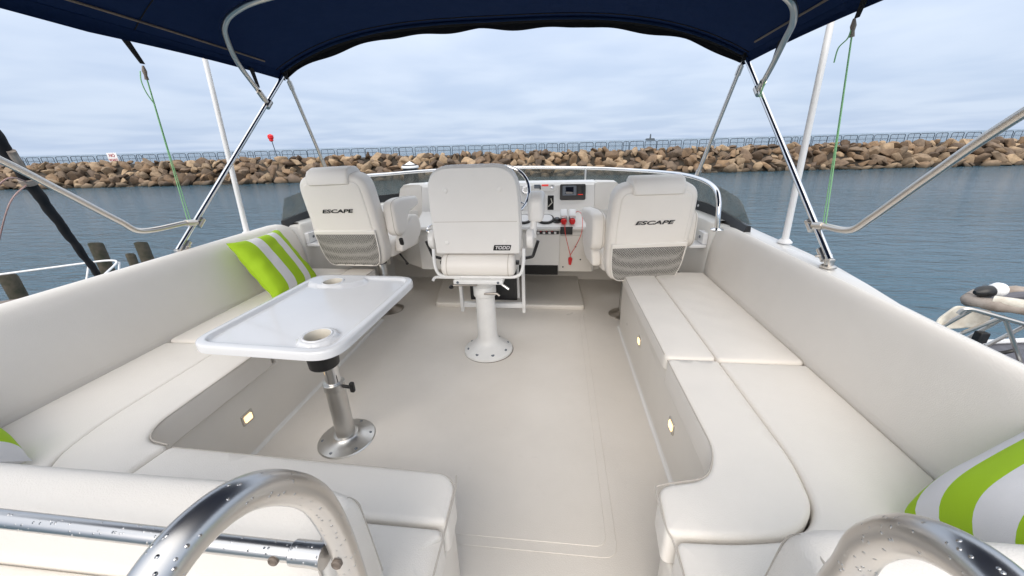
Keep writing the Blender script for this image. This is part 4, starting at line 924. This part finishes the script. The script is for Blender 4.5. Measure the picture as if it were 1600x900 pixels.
# sewn seam half way
MB().tube([cp(-1+2*i/60, .58, -.002) for i in range(61)], .0022, 5).build('seam', 'black_fabric', bi)
mounts = [(Vector((-1.50, 1.625, .705)), CL), (Vector((1.50, 1.552, .700)), CR)]
for (a, b), s in zip(mounts, (-1, 1)):
    MB().tube([a+Vector((0, 0, .03)), b+Vector((0, 0, .01))], .0125, 14).build('main_pole', 'steel_bright', bi)
    mo = MB(); mo.lathe(a, [(.028, -.002), (.028, .005), (.016, .01), (.013, .03)], 18); mo.box(a+Vector((-.012, -.014, .01)), a+Vector((.012, .014, .035)), .003)
    mo.build('deck_mount', 'steel', bi)
    dr = (b-a).normalized()
    MB().tube([a+dr*.03, a+dr*.085], .0165, 14).build('pole_end', 'steel', bi)
    MB().tube([a+dr*.05+Vector((-.03, 0, 0)), a+dr*.05+Vector((.03, 0, .004))], .005, 8).build('quick_pin', 'steel', bi)
    # jaw slides
    jl = 1.75 if s < 0 else 1.70
    t1 = (.150 if s < 0 else .150)
    j1 = a+(b-a)*t1
    MB().tube([j1-dr*.025, j1+dr*.025], .019, 14).build('jaw_slide', 'steel', bi)
    MB().lathe(j1+Vector((-s*.004, -.012, .012)), [(.006, 0), (.01, .012), (.004, .03)], 8, (-s*.5, 1, .2)).build('jaw_bolt', 'steel', bi)
    rp = [j1+Vector((0, -.02, .002)), j1+Vector((0, -.07, .012)), Vector((s*1.50, 1.50, .862)), Vector((s*1.50, 1.42, .925)), Vector((s*1.498, 1.275, 1.066)), Vector((s*1.495, 1.11, 1.218)), Vector((s*1.47, .80, 1.44)), Vector((s*1.40, .45, 1.645))]
    MB().tube(cat(rp, 8), .0125, 14).build('aft_pole', 'steel', bi)
    MB().tube([j1+Vector((0, -.02, .003)), j1+Vector((0, -.075, .012))], .0165, 14).build('pole_end', 'steel', bi)
    j2 = a+(b-a)*(.795 if s < 0 else .785)
    MB().tube([j2-dr*.025, j2+dr*.025], .019, 14).build('jaw_slide', 'steel', bi)
    # front strut
    q = b+Vector((0, 0, -.01)); e = Vector((-1.31, 2.78, .955)) if s < 0 else Vector((1.335, 2.68, .958))
    dq = (e-q).normalized()
    MB().tube([q+dq*.03, e], .0115, 12).build('front_strut', 'steel', bi)
    MB().tube([q+dq*.035, q+dq*.085], .0155, 12).build('pole_end', 'steel', bi)
    MB().tube([q-dq*.01+Vector((0, .012, 0)), q+dq*.04], .008, 8).build('eye_end', 'steel', bi)
    MB().tube([e-dq*.04, e+dq*.015], .016, 12).build('pole_end', 'steel', bi)
    # black webbing tab at corner
    MB().tube([b+Vector((-s*.004, 0, .03)), b-dr*.035], .019, 10).build('corner_sleeve', 'black_fabric', bi)
def midbow():
    jL = mounts[0][0]+(mounts[0][1]-mounts[0][0])*.795; jR = mounts[1][0]+(mounts[1][1]-mounts[1][0])*.785
    pts = [jL, (-1.375, 2.30, 1.545), (-1.29, 2.10, 1.635), (-1.17, 1.92, 1.695), (-1.07, 1.81, 1.722), (-.95, 1.74, 1.745), (-.76, 1.70, 1.77), (-.3, 1.68, 1.81), (.3, 1.66, 1.815), (.8, 1.64, 1.75), (1.05, 1.63, 1.69), (1.19, 1.655, 1.64), (1.28, 1.77, 1.605), (1.355, 1.96, 1.572), (1.415, 2.15, 1.505), jR]
    MB().tube(cat(pts, 8), .0125, 14).build('middle_bow', 'steel', bi)
    for j, k in ((jL, 1), (jR, -2)):
        a = Vector(pts[k if k > 0 else -2]); dd = (a-j).normalized()
        MB().tube([j+dd*.03, j+dd*.09], .0165, 12).build('pole_end', 'steel', bi)
midbow()
# hold-down webbing with green cords
def cord(strap_top, strap_bot, pts, label, tail=None, s=1):
    w_ = MB(); a, b = Vector(strap_top), Vector(strap_bot)
    w_.loft([[a+Vector((0, -.016, 0)), a+Vector((0, .016, 0)), a+Vector((.006, .016, 0)), a+Vector((.006, -.016, 0))], [b+Vector((0, -.009, 0)), b+Vector((0, .009, 0)), b+Vector((.006, .009, 0)), b+Vector((.006, -.009, 0))]])
    w_.build('webbing_tab', 'black_fabric', bi)
    t = thing('green_cord', label, 'cord', pts[-1], 'green cords tying down the bimini')
    m_ = MB(); P = [Vector(pts[0]), Vector(pts[0]).lerp(Vector(pts[-1]), .5), Vector(pts[-1])]
    m_.tube(P, .0022, 7); off = Vector((0, .016, 0))
    m_.tube([P[0]+off*.1, P[0]+(P[-1]-P[0])*.5+off*.35, P[-1]+off], .0019, 7); m_.build('line', 'rope_green', t)
    k = MB(); d_ = (P[1]-P[0]).normalized()
    k.tube([P[0]-d_*.01, P[0]+d_*.012, P[0]+d_*.028, P[0]+d_*.045], [.004, .009, .006, .008], 8); k.build('knot', 'gear_beige', t)
    if tail: MB().tube(cat(tail, 6), .0022, 6).build('loose_end', 'rope_green', t)
cord((-1.372, 1.60, 1.655), (-1.40, 1.675, 1.560), [(-1.405, 1.68, 1.545), (-1.45, 1.70, 1.2), (-1.497, 1.725, .862)], 'green cord from the left canvas edge down to the left pole joint', [(-1.405, 1.66, 1.53), (-1.40, 1.645, 1.49), (-1.405, 1.655, 1.445), (-1.415, 1.685, 1.40)])
cord((1.40, 1.59, 1.655), (1.405, 1.625, 1.565), [(1.405, 1.63, 1.555), (1.46, 1.56, 1.2), (1.495, 1.625, .862)], 'long green cord from the right canvas edge down to the right pole joint', [(1.403, 1.63, 1.535), (1.40, 1.632, 1.507), (1.40, 1.668, 1.486), (1.40, 1.672, 1.441)])
cord((-1.362, 2.28, 1.640), (-1.375, 2.32, 1.545), [(-1.38, 2.325, 1.535), (-1.39, 2.36, 1.50), (-1.405, 2.41, 1.455)], 'short green cord under the front left corner of the canvas')
cord((1.435, 2.16, 1.615), (1.435, 2.20, 1.52), [(1.437, 2.205, 1.512), (1.44, 2.23, 1.46), (1.45, 2.28, 1.39)], 'short green cord under the front right corner of the canvas')

# white aerial poles either side
for s, lb, y in ((-1, 'slim white pole rising from the left gunwale', 2.13), (1, 'slim white pole rising from the right gunwale', 1.955)):
    rod = thing('aerial_pole', lb, 'antenna', (s*1.552, y, .70), 'white aerial poles on the gunwales')
    MB().tube([(s*1.552, y, .70), (s*1.552, y+.01, .86), (s*1.552, y+.06, 1.7), (s*1.552, y+.13, 3.0)], [.0155, .0145, .0135, .009], 16).build('pole', 'white_gloss', rod)
    MB().lathe((s*1.552, y, .696), [(.033, 0), (.033, .006), (.021, .018), (.019, .02)], 20).build('pole_foot', 'white_gloss', rod)

# ================================================================== NEAR HAND RAILS
def loop(name, label, x, pts, group):
    t = thing(name, label, 'hand rail', (x, .27, 0), group)
    MB().tube(cat(pts, 8), .0165, 24).build('tube', 'wet_steel', t)
    MB().lathe((pts[0][0], pts[0][1], .002), [(.042, 0), (.042, .005), (.022, .012), (.017, .014)], 24).build('foot_flange', 'wet_steel', t)
    return t
hl = loop('ladder_rail', 'thick wet curved steel hand rail in the left foreground, end of the aft rail', .125,
     [(.135, .300, .0), (.134, .300, .30), (.133, .299, .55), (.132, .297, .68), (.130, .292, .765), (.128, .277, .832), (.126, .244, .885), (.124, .207, .917), (.122, .165, .927), (.12, .125, .915), (.118, .085, .880), (.116, .05, .82), (.115, .02, .74), (.115, .0, .62)], 'foreground ladder rails')
h2 = loop('ladder_rail', 'thick wet curved steel hand rail in the right foreground beside the striped pillow', .68,
     [(.705, .292, .0), (.705, .292, .40), (.703, .290, .70), (.700, .279, .79), (.697, .272, .835), (.694, .250, .880), (.692, .222, .908), (.690, .190, .922), (.689, .155, .918), (.688, .12, .90), (.688, .085, .865), (.688, .05, .80), (.688, .02, .70), (.688, .0, .58)], 'foreground ladder rails')
ar = thing('aft_rail', 'straight wet steel rail behind the aft backrest, bolted to the left hand rail', 'hand rail', (-.6, .285, .72))
MB().tube([(-1.42, .283, .752), (-.6, .283, .734), (.10, .285, .7165)], .0118, 16).build('rail', 'wet_steel', ar)
MB().lathe((.068, .285, .7172), [(.0118, 0), (.0150, .003), (.0150, .03), (.0165, .045)], 20, (1, 0, 0)).build('end_bracket', 'wet_steel', ar)
for p, ax_ in (((.05, .2735, .7165), (0, -1, .1)), ((.1315, .2785, .714), (0, -1, .1))):
    MB().lathe(p, [(.0068, -.002), (.0068, .0022), (.0052, .0036), (.0035, .002), (.001, .002)], 12, ax_).build('bolt', 'toe_rail', ar)

# ================================================================== PILLOWS
def pillow(label, o, U, V, w_, h_, th, mname, seed, lump=1.):
    """o = centre, U across the stripes, V along them"""
    U = Vector(U).normalized(); V = Vector(V); V = (V-U*V.dot(U)).normalized(); W = U.cross(V); o = Vector(o)
    n = 34; vs = []; fs = []; uvs = []
    for sd_ in (1, -1):
        for i in range(n+1):
            for j in range(n+1):
                a, b = -1+2*i/n, -1+2*j/n
                pin = 1-.09*(1-abs(a)**2)*abs(b)**2; pin2 = 1-.09*(1-abs(b)**2)*abs(a)**2
                x = a*w_/2*pin2; y = b*h_/2*pin
                h = th/2*(max(0, (1-a**4))*max(0, (1-b**4)))**.55
                k = lump*(noise.noise(Vector((a*1.7+seed, b*1.7, sd_)))*.010+noise.noise(Vector((a*5+seed, b*5, sd_)))*.004*(1-min(1, abs(a)))+.004*math.sin(b*14+seed)*max(0, abs(a)-.6)*2)
                h = h+k*min(1, h*40)
                vs.append(o+U*x+V*y+W*(h*sd_)); uvs.append(((a+1)/2, (b+1)/2))
        base = 0 if sd_ == 1 else (n+1)**2
        for i in range(n):
            for j in range(n):
                q = (base+i*(n+1)+j, base+(i+1)*(n+1)+j, base+(i+1)*(n+1)+j+1, base+i*(n+1)+j+1)
                fs.append(q if sd_ == 1 else q[::-1])
    me = bpy.data.meshes.new('pillow'); me.from_pydata([tuple(v) for v in vs], [], fs)
    ul = me.uv_layers.new(name='UVMap')
    for l in me.loops: ul.data[l.index].uv = uvs[l.vertex_index]
    me.materials.append(M[mname]); me.polygons.foreach_set('use_smooth', [True]*len(me.polygons))
    ob = bpy.data.objects.new('pillow', me); COL.objects.link(ob); tag(ob, label, 'pillow', 'green and white striped pillows'); return ob
pillow('lime and white striped pillow leaning at the front end of the left settee', (-1.252, 1.955, .560), (-.02, 1, -.02), (-.50, .18, .82), .40, .40, .13, 'stripes_a', 1)
pillow('striped pillow mostly out of frame at the left edge of the settee', (-1.245, .545, .565), (.93, -.28, -.15), (0, .75, -.6), .40, .38, .13, 'stripes_c', 4, .3)
pillow('striped pillow in the right foreground corner behind the curved hand rail', (1.350, .515, .60), (.05, -.85, .38), (.84, .06, .52), .42, .44, .22, 'stripes_b', 8, .25)

# ================================================================== BREAKWATER
BW = lambda x: 49.7+.085*x
bwt = thing('breakwater', 'long breakwater of piled tan boulders across the harbour behind the boat', 'breakwater', (0, 52, -3))
core = MB(); xs_ = [-130+10*i for i in range(27)]
core.loft([[Vector((x, BW(x)+a, z)) for a, z in ((.9, -3.6), (.9, -2.7), (4.2, -.35), (9.5, -.30), (14, -3.6))] for x in xs_])
core.build('core', mat('core_stone', (.04, .03, .02), .9, var=.4, vscale=.4, bump=1, bscale=3), bwt)
def boulder(seed):
    rnd = random.Random(seed); bm = bmesh.new()
    for i in range(13):
        v = Vector((rnd.gauss(0, 1), rnd.gauss(0, 1), rnd.gauss(0, 1))).normalized()
        v = Vector((v.x*1.0, v.y*.8, v.z*.72))*rnd.uniform(.86, 1.05); bm.verts.new(v)
    r = bmesh.ops.convex_hull(bm, input=bm.verts[:])
    bmesh.ops.delete(bm, geom=[g for g in r['geom_interior'] if isinstance(g, bmesh.types.BMVert)], context='VERTS')
    bmesh.ops.dissolve_limit(bm, angle_limit=R(18), verts=bm.verts[:], edges=bm.edges[:])
    bmesh.ops.bevel(bm, geom=bm.edges[:], offset=.055, segments=1, affect='EDGES', profile=.5)
    bmesh.ops.triangulate(bm, faces=bm.faces[:])
    me = bpy.data.meshes.new('boulder'); bm.to_mesh(me); bm.free(); me.materials.append(M['boulder'])
    me.polygons.foreach_set('use_smooth', [True]*len(me.polygons)); me.set_sharp_from_angle(angle=R(32))
    return me
kinds = [boulder(100+i) for i in range(16)]
rnd = random.Random(3); rocks = []
for row in range(6):
    tt = row/5; off = .35+3.6*tt; z = -2.98+2.62*tt
    x = -100+rnd.random()
    while x < 92:
        r_ = rnd.uniform(.58, 1.08)*(1 if row < 5 else .85)
        if rnd.random() < .12: r_ *= 1.25
        x += r_*rnd.uniform(1.15, 1.5)
        p = Vector((x, BW(x)+off+rnd.uniform(-.5, .5), z+rnd.uniform(-.25, .25)))
        e = (rnd.uniform(-.9, .9), rnd.uniform(-.9, .9), rnd.uniform(0, 6.28))
        s_ = Vector((r_*rnd.uniform(.9, 1.35), r_*rnd.uniform(.85, 1.1), r_*rnd.uniform(.65, 1.0)))
        rocks.append((p, e, s_, rnd.randrange(16)))
for _ in range(150):   # loose boulders lying along the crest
    x = rnd.uniform(-100, 92); r_ = rnd.uniform(.35, .7)
    rocks.append((Vector((x, BW(x)+rnd.uniform(4.0, 5.2), -.18+rnd.uniform(-.1, .15))), (rnd.uniform(-.4, .4), rnd.uniform(-.4, .4), rnd.uniform(0, 6)), Vector((r_*1.2, r_, r_*.7)), rnd.randrange(16)))
camp = Vector((.395, 0, 1.2))
def shown(q):
    p, e, s_, k = q; d_ = p-camp; dep = d_.dot(fw); sx__ = d_.dot(r2)/dep*578+800
    # hidden behind seats and console in the middle of the frame, or out of it
    vis = 0 < sx__ < 1600 and not (500 < sx__ < 590 or 670 < sx__ < 800 or 960 < sx__ < 1080)
    return (1 if vis else 0)*(s_.x*s_.z)/(dep*dep)
rocks.sort(key=shown, reverse=True)
for p, e, s_, k in rocks[:300]:
    o = bpy.data.objects.new('boulder', kinds[k]); COL.objects.link(o); o.parent = bwt
    o.matrix_parent_inverse = root_inv(bwt); o.location = p; o.rotation_euler = e; o.scale = s_
from mathutils import Euler
V_, F_, T_ = [], [], []
for p, e, s_, k in rocks[300:]:
    mx_ = Matrix.LocRotScale(p, Euler(e), s_); b0 = len(V_); me = kinds[k]; tn = rnd.random()
    V_ += [tuple(mx_ @ v.co) for v in me.vertices]; F_ += [tuple(i+b0 for i in f.vertices) for f in me.polygons]; T_ += [tn]*len(me.vertices)
me = bpy.data.meshes.new('boulders'); me.from_pydata(V_, [], F_); me.materials.append(M['boulder'])
at = me.attributes.new('tone', 'FLOAT', 'POINT'); at.data.foreach_set('value', T_)
me.polygons.foreach_set('use_smooth', [True]*len(me.polygons)); me.set_sharp_from_angle(angle=R(32))
ob = bpy.data.objects.new('boulders', me); COL.objects.link(ob); link(ob, bwt); ob['kind'] = 'stuff'

# railing on the crest
rl = thing('jetty_railing', 'low dark hooped metal railing running along the crest of the breakwater', 'railing', (0, 54, -.35))
def hoop(wd):
    m_ = MB(); h = 1.28
    m_.tube(bend([(0, 0, 0), (.02, 0, h), (wd-.02, 0, h), (wd, 0, 0)], .22, 4), .038, 6)
    m_.tube([(.03, 0, h*.60), (wd-.03, 0, h*.60)], .027, 5)
    m_.tube([(wd*.5, 0, 0), (wd*.5, 0, h)], .024, 5)
    return m_
hk = []
for wd in (1.9, 1.55, .8):
    o = hoop(wd).build('rail_hoop', 'galv', rl); hk.append((o, wd))
x = -100; first = [True]*3; rnd2 = random.Random(5)
while x < 92:
    k = rnd2.choices((0, 1, 2), (6, 3, 2))[0]; src, wd = hk[k]
    o = src if first[k] else src.copy()
    if not first[k]: COL.objects.link(o); o.parent = rl; o.matrix_parent_inverse = src.matrix_parent_inverse
    first[k] = False
    o.location = (x, BW(x)+5.6+rnd2.uniform(-.1, .1), -.34); o.rotation_euler = (rnd2.uniform(-.04, .04), rnd2.uniform(-.02, .02), math.atan(.085)+rnd2.uniform(-.03, .03))
    x += wd+rnd2.uniform(.10, .35)
# warning sign on the railing
sx0 = -62.6
sg = thing('warning_sign', 'small white warning sign fixed to the railing on the left', 'sign', (sx0, BW(sx0)+5.3, -.3))
SY = BW(sx0)+5.35
MB().box((sx0-.80, SY-.03, -.12), (sx0+.80, SY, 1.30), .01).build('board', 'sign_white', sg)
mt = Matrix.Translation((sx0, SY-.045, .92)) @ Matrix.Rotation(R(90), 4, 'X')
text('wording', 'NO', .60, mt, 'sign_red', sg, ext=.005); text('wording', 'WAKE', .50, Matrix.Translation((0, 0, -.62)) @ mt, 'sign_red', sg, ext=.005)
for x in (-.6, .6): MB().tube([(sx0+x, SY+.03, -.6), (sx0+x, SY+.03, 1.0)], .04, 6).build('post', 'galv', sg)
# red beacon
bx = -38.2; by = BW(bx)+4.2
bc = thing('red_beacon', 'thin pole with a red marker drum standing on the breakwater', 'beacon', (bx, by, -.3))
MB().tube([(bx+.35, by, -.6), (bx, by, 2.6)], .05, 8).build('pole', 'galv', bc)
MB().lathe((bx, by, 2.15), [(.10, 0), (.26, .12), (.26, .35), (.36, .42), (.36, .78), (.22, .9), (.05, .98)], 14).build('marker_drum', mat('beacon_red', (.75, .015, .02), .4), bc)
# far lighthouse
lt = thing('lighthouse', 'tiny dark lighthouse on a low caisson out on the horizon', 'lighthouse', (322, 1400, -3))
MB().loft([[Vector((322+x*k, 1400+y, z)) for x, y in ((-14, -6), (14, -6), (14, 6), (-14, 6))] for z, k in ((-3.2, 1), (1.0, 1), (3.0, .85))]).build('caisson', 'tower_grey', lt)
MB().lathe((322, 1400, 2.5), [(3.0, 0), (2.4, 5), (1.9, 10), (2.6, 10.4), (2.6, 11.2), (1.6, 11.4), (1.6, 13.5), (.3, 15)], 14).build('tower', 'tower_grey', lt)

# ================================================================== PILINGS
def pile(x, y, ztop, r, label, cone=False, slant=.04):
    t = thing('mooring_pile', label, 'piling', (x, y, -3))
    n = 18; rings = []
    for z in [-4, -3, -2.4, -1.8, -1.2, -.6, 0, .6]:
        if z < ztop-.1: rings.append([Vector((x+(r+.012*noise.noise(Vector((math.cos(6.283*j/n)*2, math.sin(6.283*j/n)*2, z*1.5+x))))*math.cos(6.283*j/n), y+r*math.sin(6.283*j/n), z)) for j in range(n)])
    if cone:
        rings.append([Vector((x+r*math.cos(6.283*j/n), y+r*math.sin(6.283*j/n), ztop)) for j in range(n)])
        MB().loft(rings).build('post', 'pile_black', t)
        MB().lathe((x, y, ztop-.07), [(r+.02, -.01), (r+.03, .0), (r+.03, .03), (r*.55, .085), (.004, .135)], 24).build('cone_cap', 'white_gloss', t)
    else:
        rings.append([Vector((x+r*math.cos(6.283*j/n), y+r*math.sin(6.283*j/n), ztop-.06+.10*math.cos(6.283*j/n+1.0))) for j in range(n)])
        rings.append([Vector((x+r*.95*math.cos(6.283*j/n), y+r*.95*math.sin(6.283*j/n), ztop-.02+.06*math.cos(6.283*j/n+1.0))) for j in range(n)])
        MB().loft(rings).build('post', 'wood_pile', t, smooth=45)
pile(-2.86, 8.5, .80, .165, 'black piling with a white cone cap seen past the windscreen', True)
pile(-10.55, 8.5, -1.02, .14, 'weathered timber piling standing alone left of the settee back')
pile(-11.95, 8.5, -1.04, .15, 'weathered timber piling partly behind the furled black sail')
pile(-12.6, 7.0, -1.42, .155, 'thickest weathered timber piling at the left edge behind the bow rail')
pile(-13.3, 10.2, -1.85, .12, 'low piling seen through the tip of the neighbouring bow rail')

# ================================================================== NEIGHBOUR SAILBOAT (left)
nb = thing('sailboat', 'neighbouring white sailboat bow with steel pulpit and furled black sail at left', 'sailboat', (-11, 6, -3))
zt_, zd = -1.20, -1.78
def W(x, y, z): return Vector((x, y, z))
tip = W(-10.05, 7.45, zt_)
MB().tube(bend([W(-14.6, 5.35, zt_+.03), W(-11.75, 6.28, zt_), W(-10.35, 7.45, zt_), tip, W(-9.75, 7.2, zt_), W(-9.45, 6.62, zt_-.12), W(-9.50, 6.55, zd)], .16), .022, 8).build('pulpit_rail', 'white_gloss', nb)
for a, b in ((W(-11.75, 6.28, zt_), W(-11.95, 5.95, zd-.1)), (W(-10.55, 7.25, zt_), W(-10.55, 6.95, zd)), (W(-9.85, 7.35, zt_), W(-9.85, 7.1, zd))):
    MB().tube([a, b], .020, 8).build('stanchion', 'white_gloss', nb)
MB().tube([W(-14.6, 5.35, zt_+.03), W(-18, 4.3, zt_+.08)], .010, 6).build('lifeline', 'white_gloss', nb)
MB().tube([W(-18, 4.2, -1.55), W(-11.9, 6.1, -1.52)], .009, 6).build('lifeline', 'white_gloss', nb)
dk = MB()
dp_ = [(-18, 3.6), (-14.6, 4.7), (-12.2, 5.85), (-10.4, 6.95), (-9.5, 7.25), (-9.25, 7.1), (-9.6, 6.4), (-11, 5.0), (-13.5, 3.2), (-18, 1.0)]
dk.loft([[Vector((x, y, z)) for x, y in dp_] for z in (zd, zd+.03)]); dk.build('deck', 'toe_rail', nb)
MB().loft([[Vector((x+(-13-x)*k, y+(4.3-y)*k, z)) for x, y in dp_] for z, k in ((zd-.001, .0), (-2.4, .06), (-3.3, .2))]).build('hull', 'hull_white', nb)
# furled headsail in black cover, lumpy
N = 160; A_, B_ = W(-9.83, 6.905, -1.72), W(-8.05, 4.69, 4.056); pts = []; rs = []
for i in range(N+1):
    t = i/N; pts.append(A_+(B_-A_)*t+Vector((.012*math.sin(t*70), 0, 0))); rs.append(.052+.050*min(1, t*1.7)+.0035*math.sin(t*170)+.003*math.sin(t*77+1)+.012*noise.noise(Vector((t*30,0,0))))
MB().tube(pts, rs, 12).build('furled_sail', 'black_fabric', nb)
MB().lathe(A_+Vector((0, 0, -.12)), [(.05, 0), (.14, .03), (.14, .10), (.05, .14)], 16, (B_-A_)).build('furler_drum', 'silver', nb)
dl = (B_-A_).normalized()
p_ = A_+dl*3.05
MB().tube([p_-dl*.05+Vector((.05, 0, 0)), p_+dl*.28+Vector((.10, 0, .02))], .06, 10).build('sheet_clew', 'gear_beige', nb)
MB().tube([p_-dl*.32, p_-dl*.22], .115, 12).build('sail_tie', 'gear_beige', nb)
for q0, q1, q2 in ((p_-dl*.3, W(-8.80, 5.4, .43), W(-9.6, 5.3, -.6)), (p_-dl*.3, W(-8.60, 5.4, .85), W(-9.3, 5.3, .35))):
    MB().tube(cat([q0, q1, q2], 8), .012, 6).build('sheet_rope', 'rope_white', nb)

# ================================================================== NEIGHBOUR BOAT (right): bow rail with stowed gear
rb = thing('motor_cruiser', 'bow of the neighbouring boat on the right with a triangular steel rail', 'boat', (5.6, 3.6, -3))
def Q(x, y, z): return Vector((x, y, z))
dp2 = [(4.85, 4.15), (5.2, 4.45), (6.2, 4.6), (8.5, 4.4), (8.5, 2.2), (6.4, 3.1), (5.3, 3.80)]
rz = -1.22
MB().loft([[Vector((x, y, z)) for x, y in dp2] for z in (rz-.12, rz)]).build('deck', 'gear_grey', rb)
MB().loft([[Vector((x+(6.6-x)*k, y+(3.9-y)*k, z)) for x, y in dp2] for z, k in ((rz-.121, 0), (-2, .1), (-3.3, .3))]).build('hull', 'hull_white', rb)
MB().tube([(x, y, rz+.03) for x, y in dp2[5:]+dp2[:3]], .03, 8).build('rub_rail', 'white_gloss', rb)
MB().tube(bend([Q(4.66, 4.02, -.60), Q(4.68, 4.0, -.52), Q(5.3, 3.85, -.68), Q(8.0, 3.2, -1.0)], .1), .022, 8).build('top_rail', 'steel', rb)
for a, b in ((Q(5.0, 3.93, -.60), Q(5.38, 3.92, -1.16)), (Q(4.75, 4.0, -.54), Q(4.60, 4.3, -1.15)), (Q(5.0, 3.95, -.60), Q(4.72, 4.25, -1.15)), (Q(5.75, 4.2, -.62), Q(5.45, 4.35, -1.15)), (Q(5.2, 4.1, -.66), Q(5.05, 4.3, -1.15))):
    MB().tube([a, b], .020, 8).build('rail_leg', 'steel', rb)
MB().tube(cat([Q(5.02, 4.05, -.86), Q(5.05, 4.05, -1.02), Q(5.2, 4.02, -1.06), Q(5.35, 4.0, -1.0)], 6), .02, 8).build('hose', 'black_plastic', rb)
MB().box((4.97, 4.02, -.95), (5.06, 4.10, -.83), .01).build('hose_clip', 'black_plastic', rb)
ra = thing('life_raft', 'worn beige horseshoe float lashed flat on top of the neighbouring bow rail', 'life float', (5.2, 4.1, -.5))
def torus_arc(c, R1, R2, a0, a1, r, sq=1.0):
    return [Vector((c[0]+R1*math.cos(R(a)), c[1]+R2*math.sin(R(a)), c[2]+.03*math.sin(R(a*2)))) for a in range(a0, a1, 12)]
pa = torus_arc((5.42, 4.20, -.54), .44, .30, 150, 500, .09)
fm_ = MB().tube(pa, [.062+.010*math.sin(i*1.7) for i in range(len(pa))], 12); fm_.build('float_ring', 'gear_beige', ra)
MB().tube(torus_arc((5.42, 4.20, -.50), .43, .29, 200, 300, .09), .058, 12).build('float_cover', 'gear_white', ra)
MB().tube(torus_arc((5.44, 4.20, -.53), .25, .15, 0, 180, .06), .045, 10).build('inner_pad', 'gear_grey', ra)
MB().tube(cat([Q(5.55, 3.90, -.50), Q(5.62, 3.89, -.56), Q(5.60, 3.90, -.68), Q(5.50, 3.92, -.76)], 6), .022, 8).build('strap', 'toe_rail', ra)
MB().cushion(rpoly([(0, 0), (.5, .05), (.55, .22), (.2, .28), (.02, .12)], .05), 0, .03, r=.012, rb=.01, crown=0, mtx=Matrix.Translation((4.62, 4.15, -.86)) @ Matrix.Rotation(R(72), 4, 'X')).build('anchor_plate', 'gear_white', ra)
fb = thing('round_fender', 'white and black round fender on top of the beige float at right', 'fender', (5.05, 4.2, -.38))
MB().lathe((5.04, 4.22, -.42), [(.02, -.08), (.055, -.055), (.068, 0), (.058, .06), (.02, .11)], 18, (-1, 0, -.15)).build('black_half', 'black_plastic', fb)
MB().lathe((5.13, 4.22, -.40), [(.02, -.07), (.06, -.045), (.078, .01), (.066, .05), (.02, .08)], 20, (1, 0, .1)).build('white_half', 'white_gloss', fb)
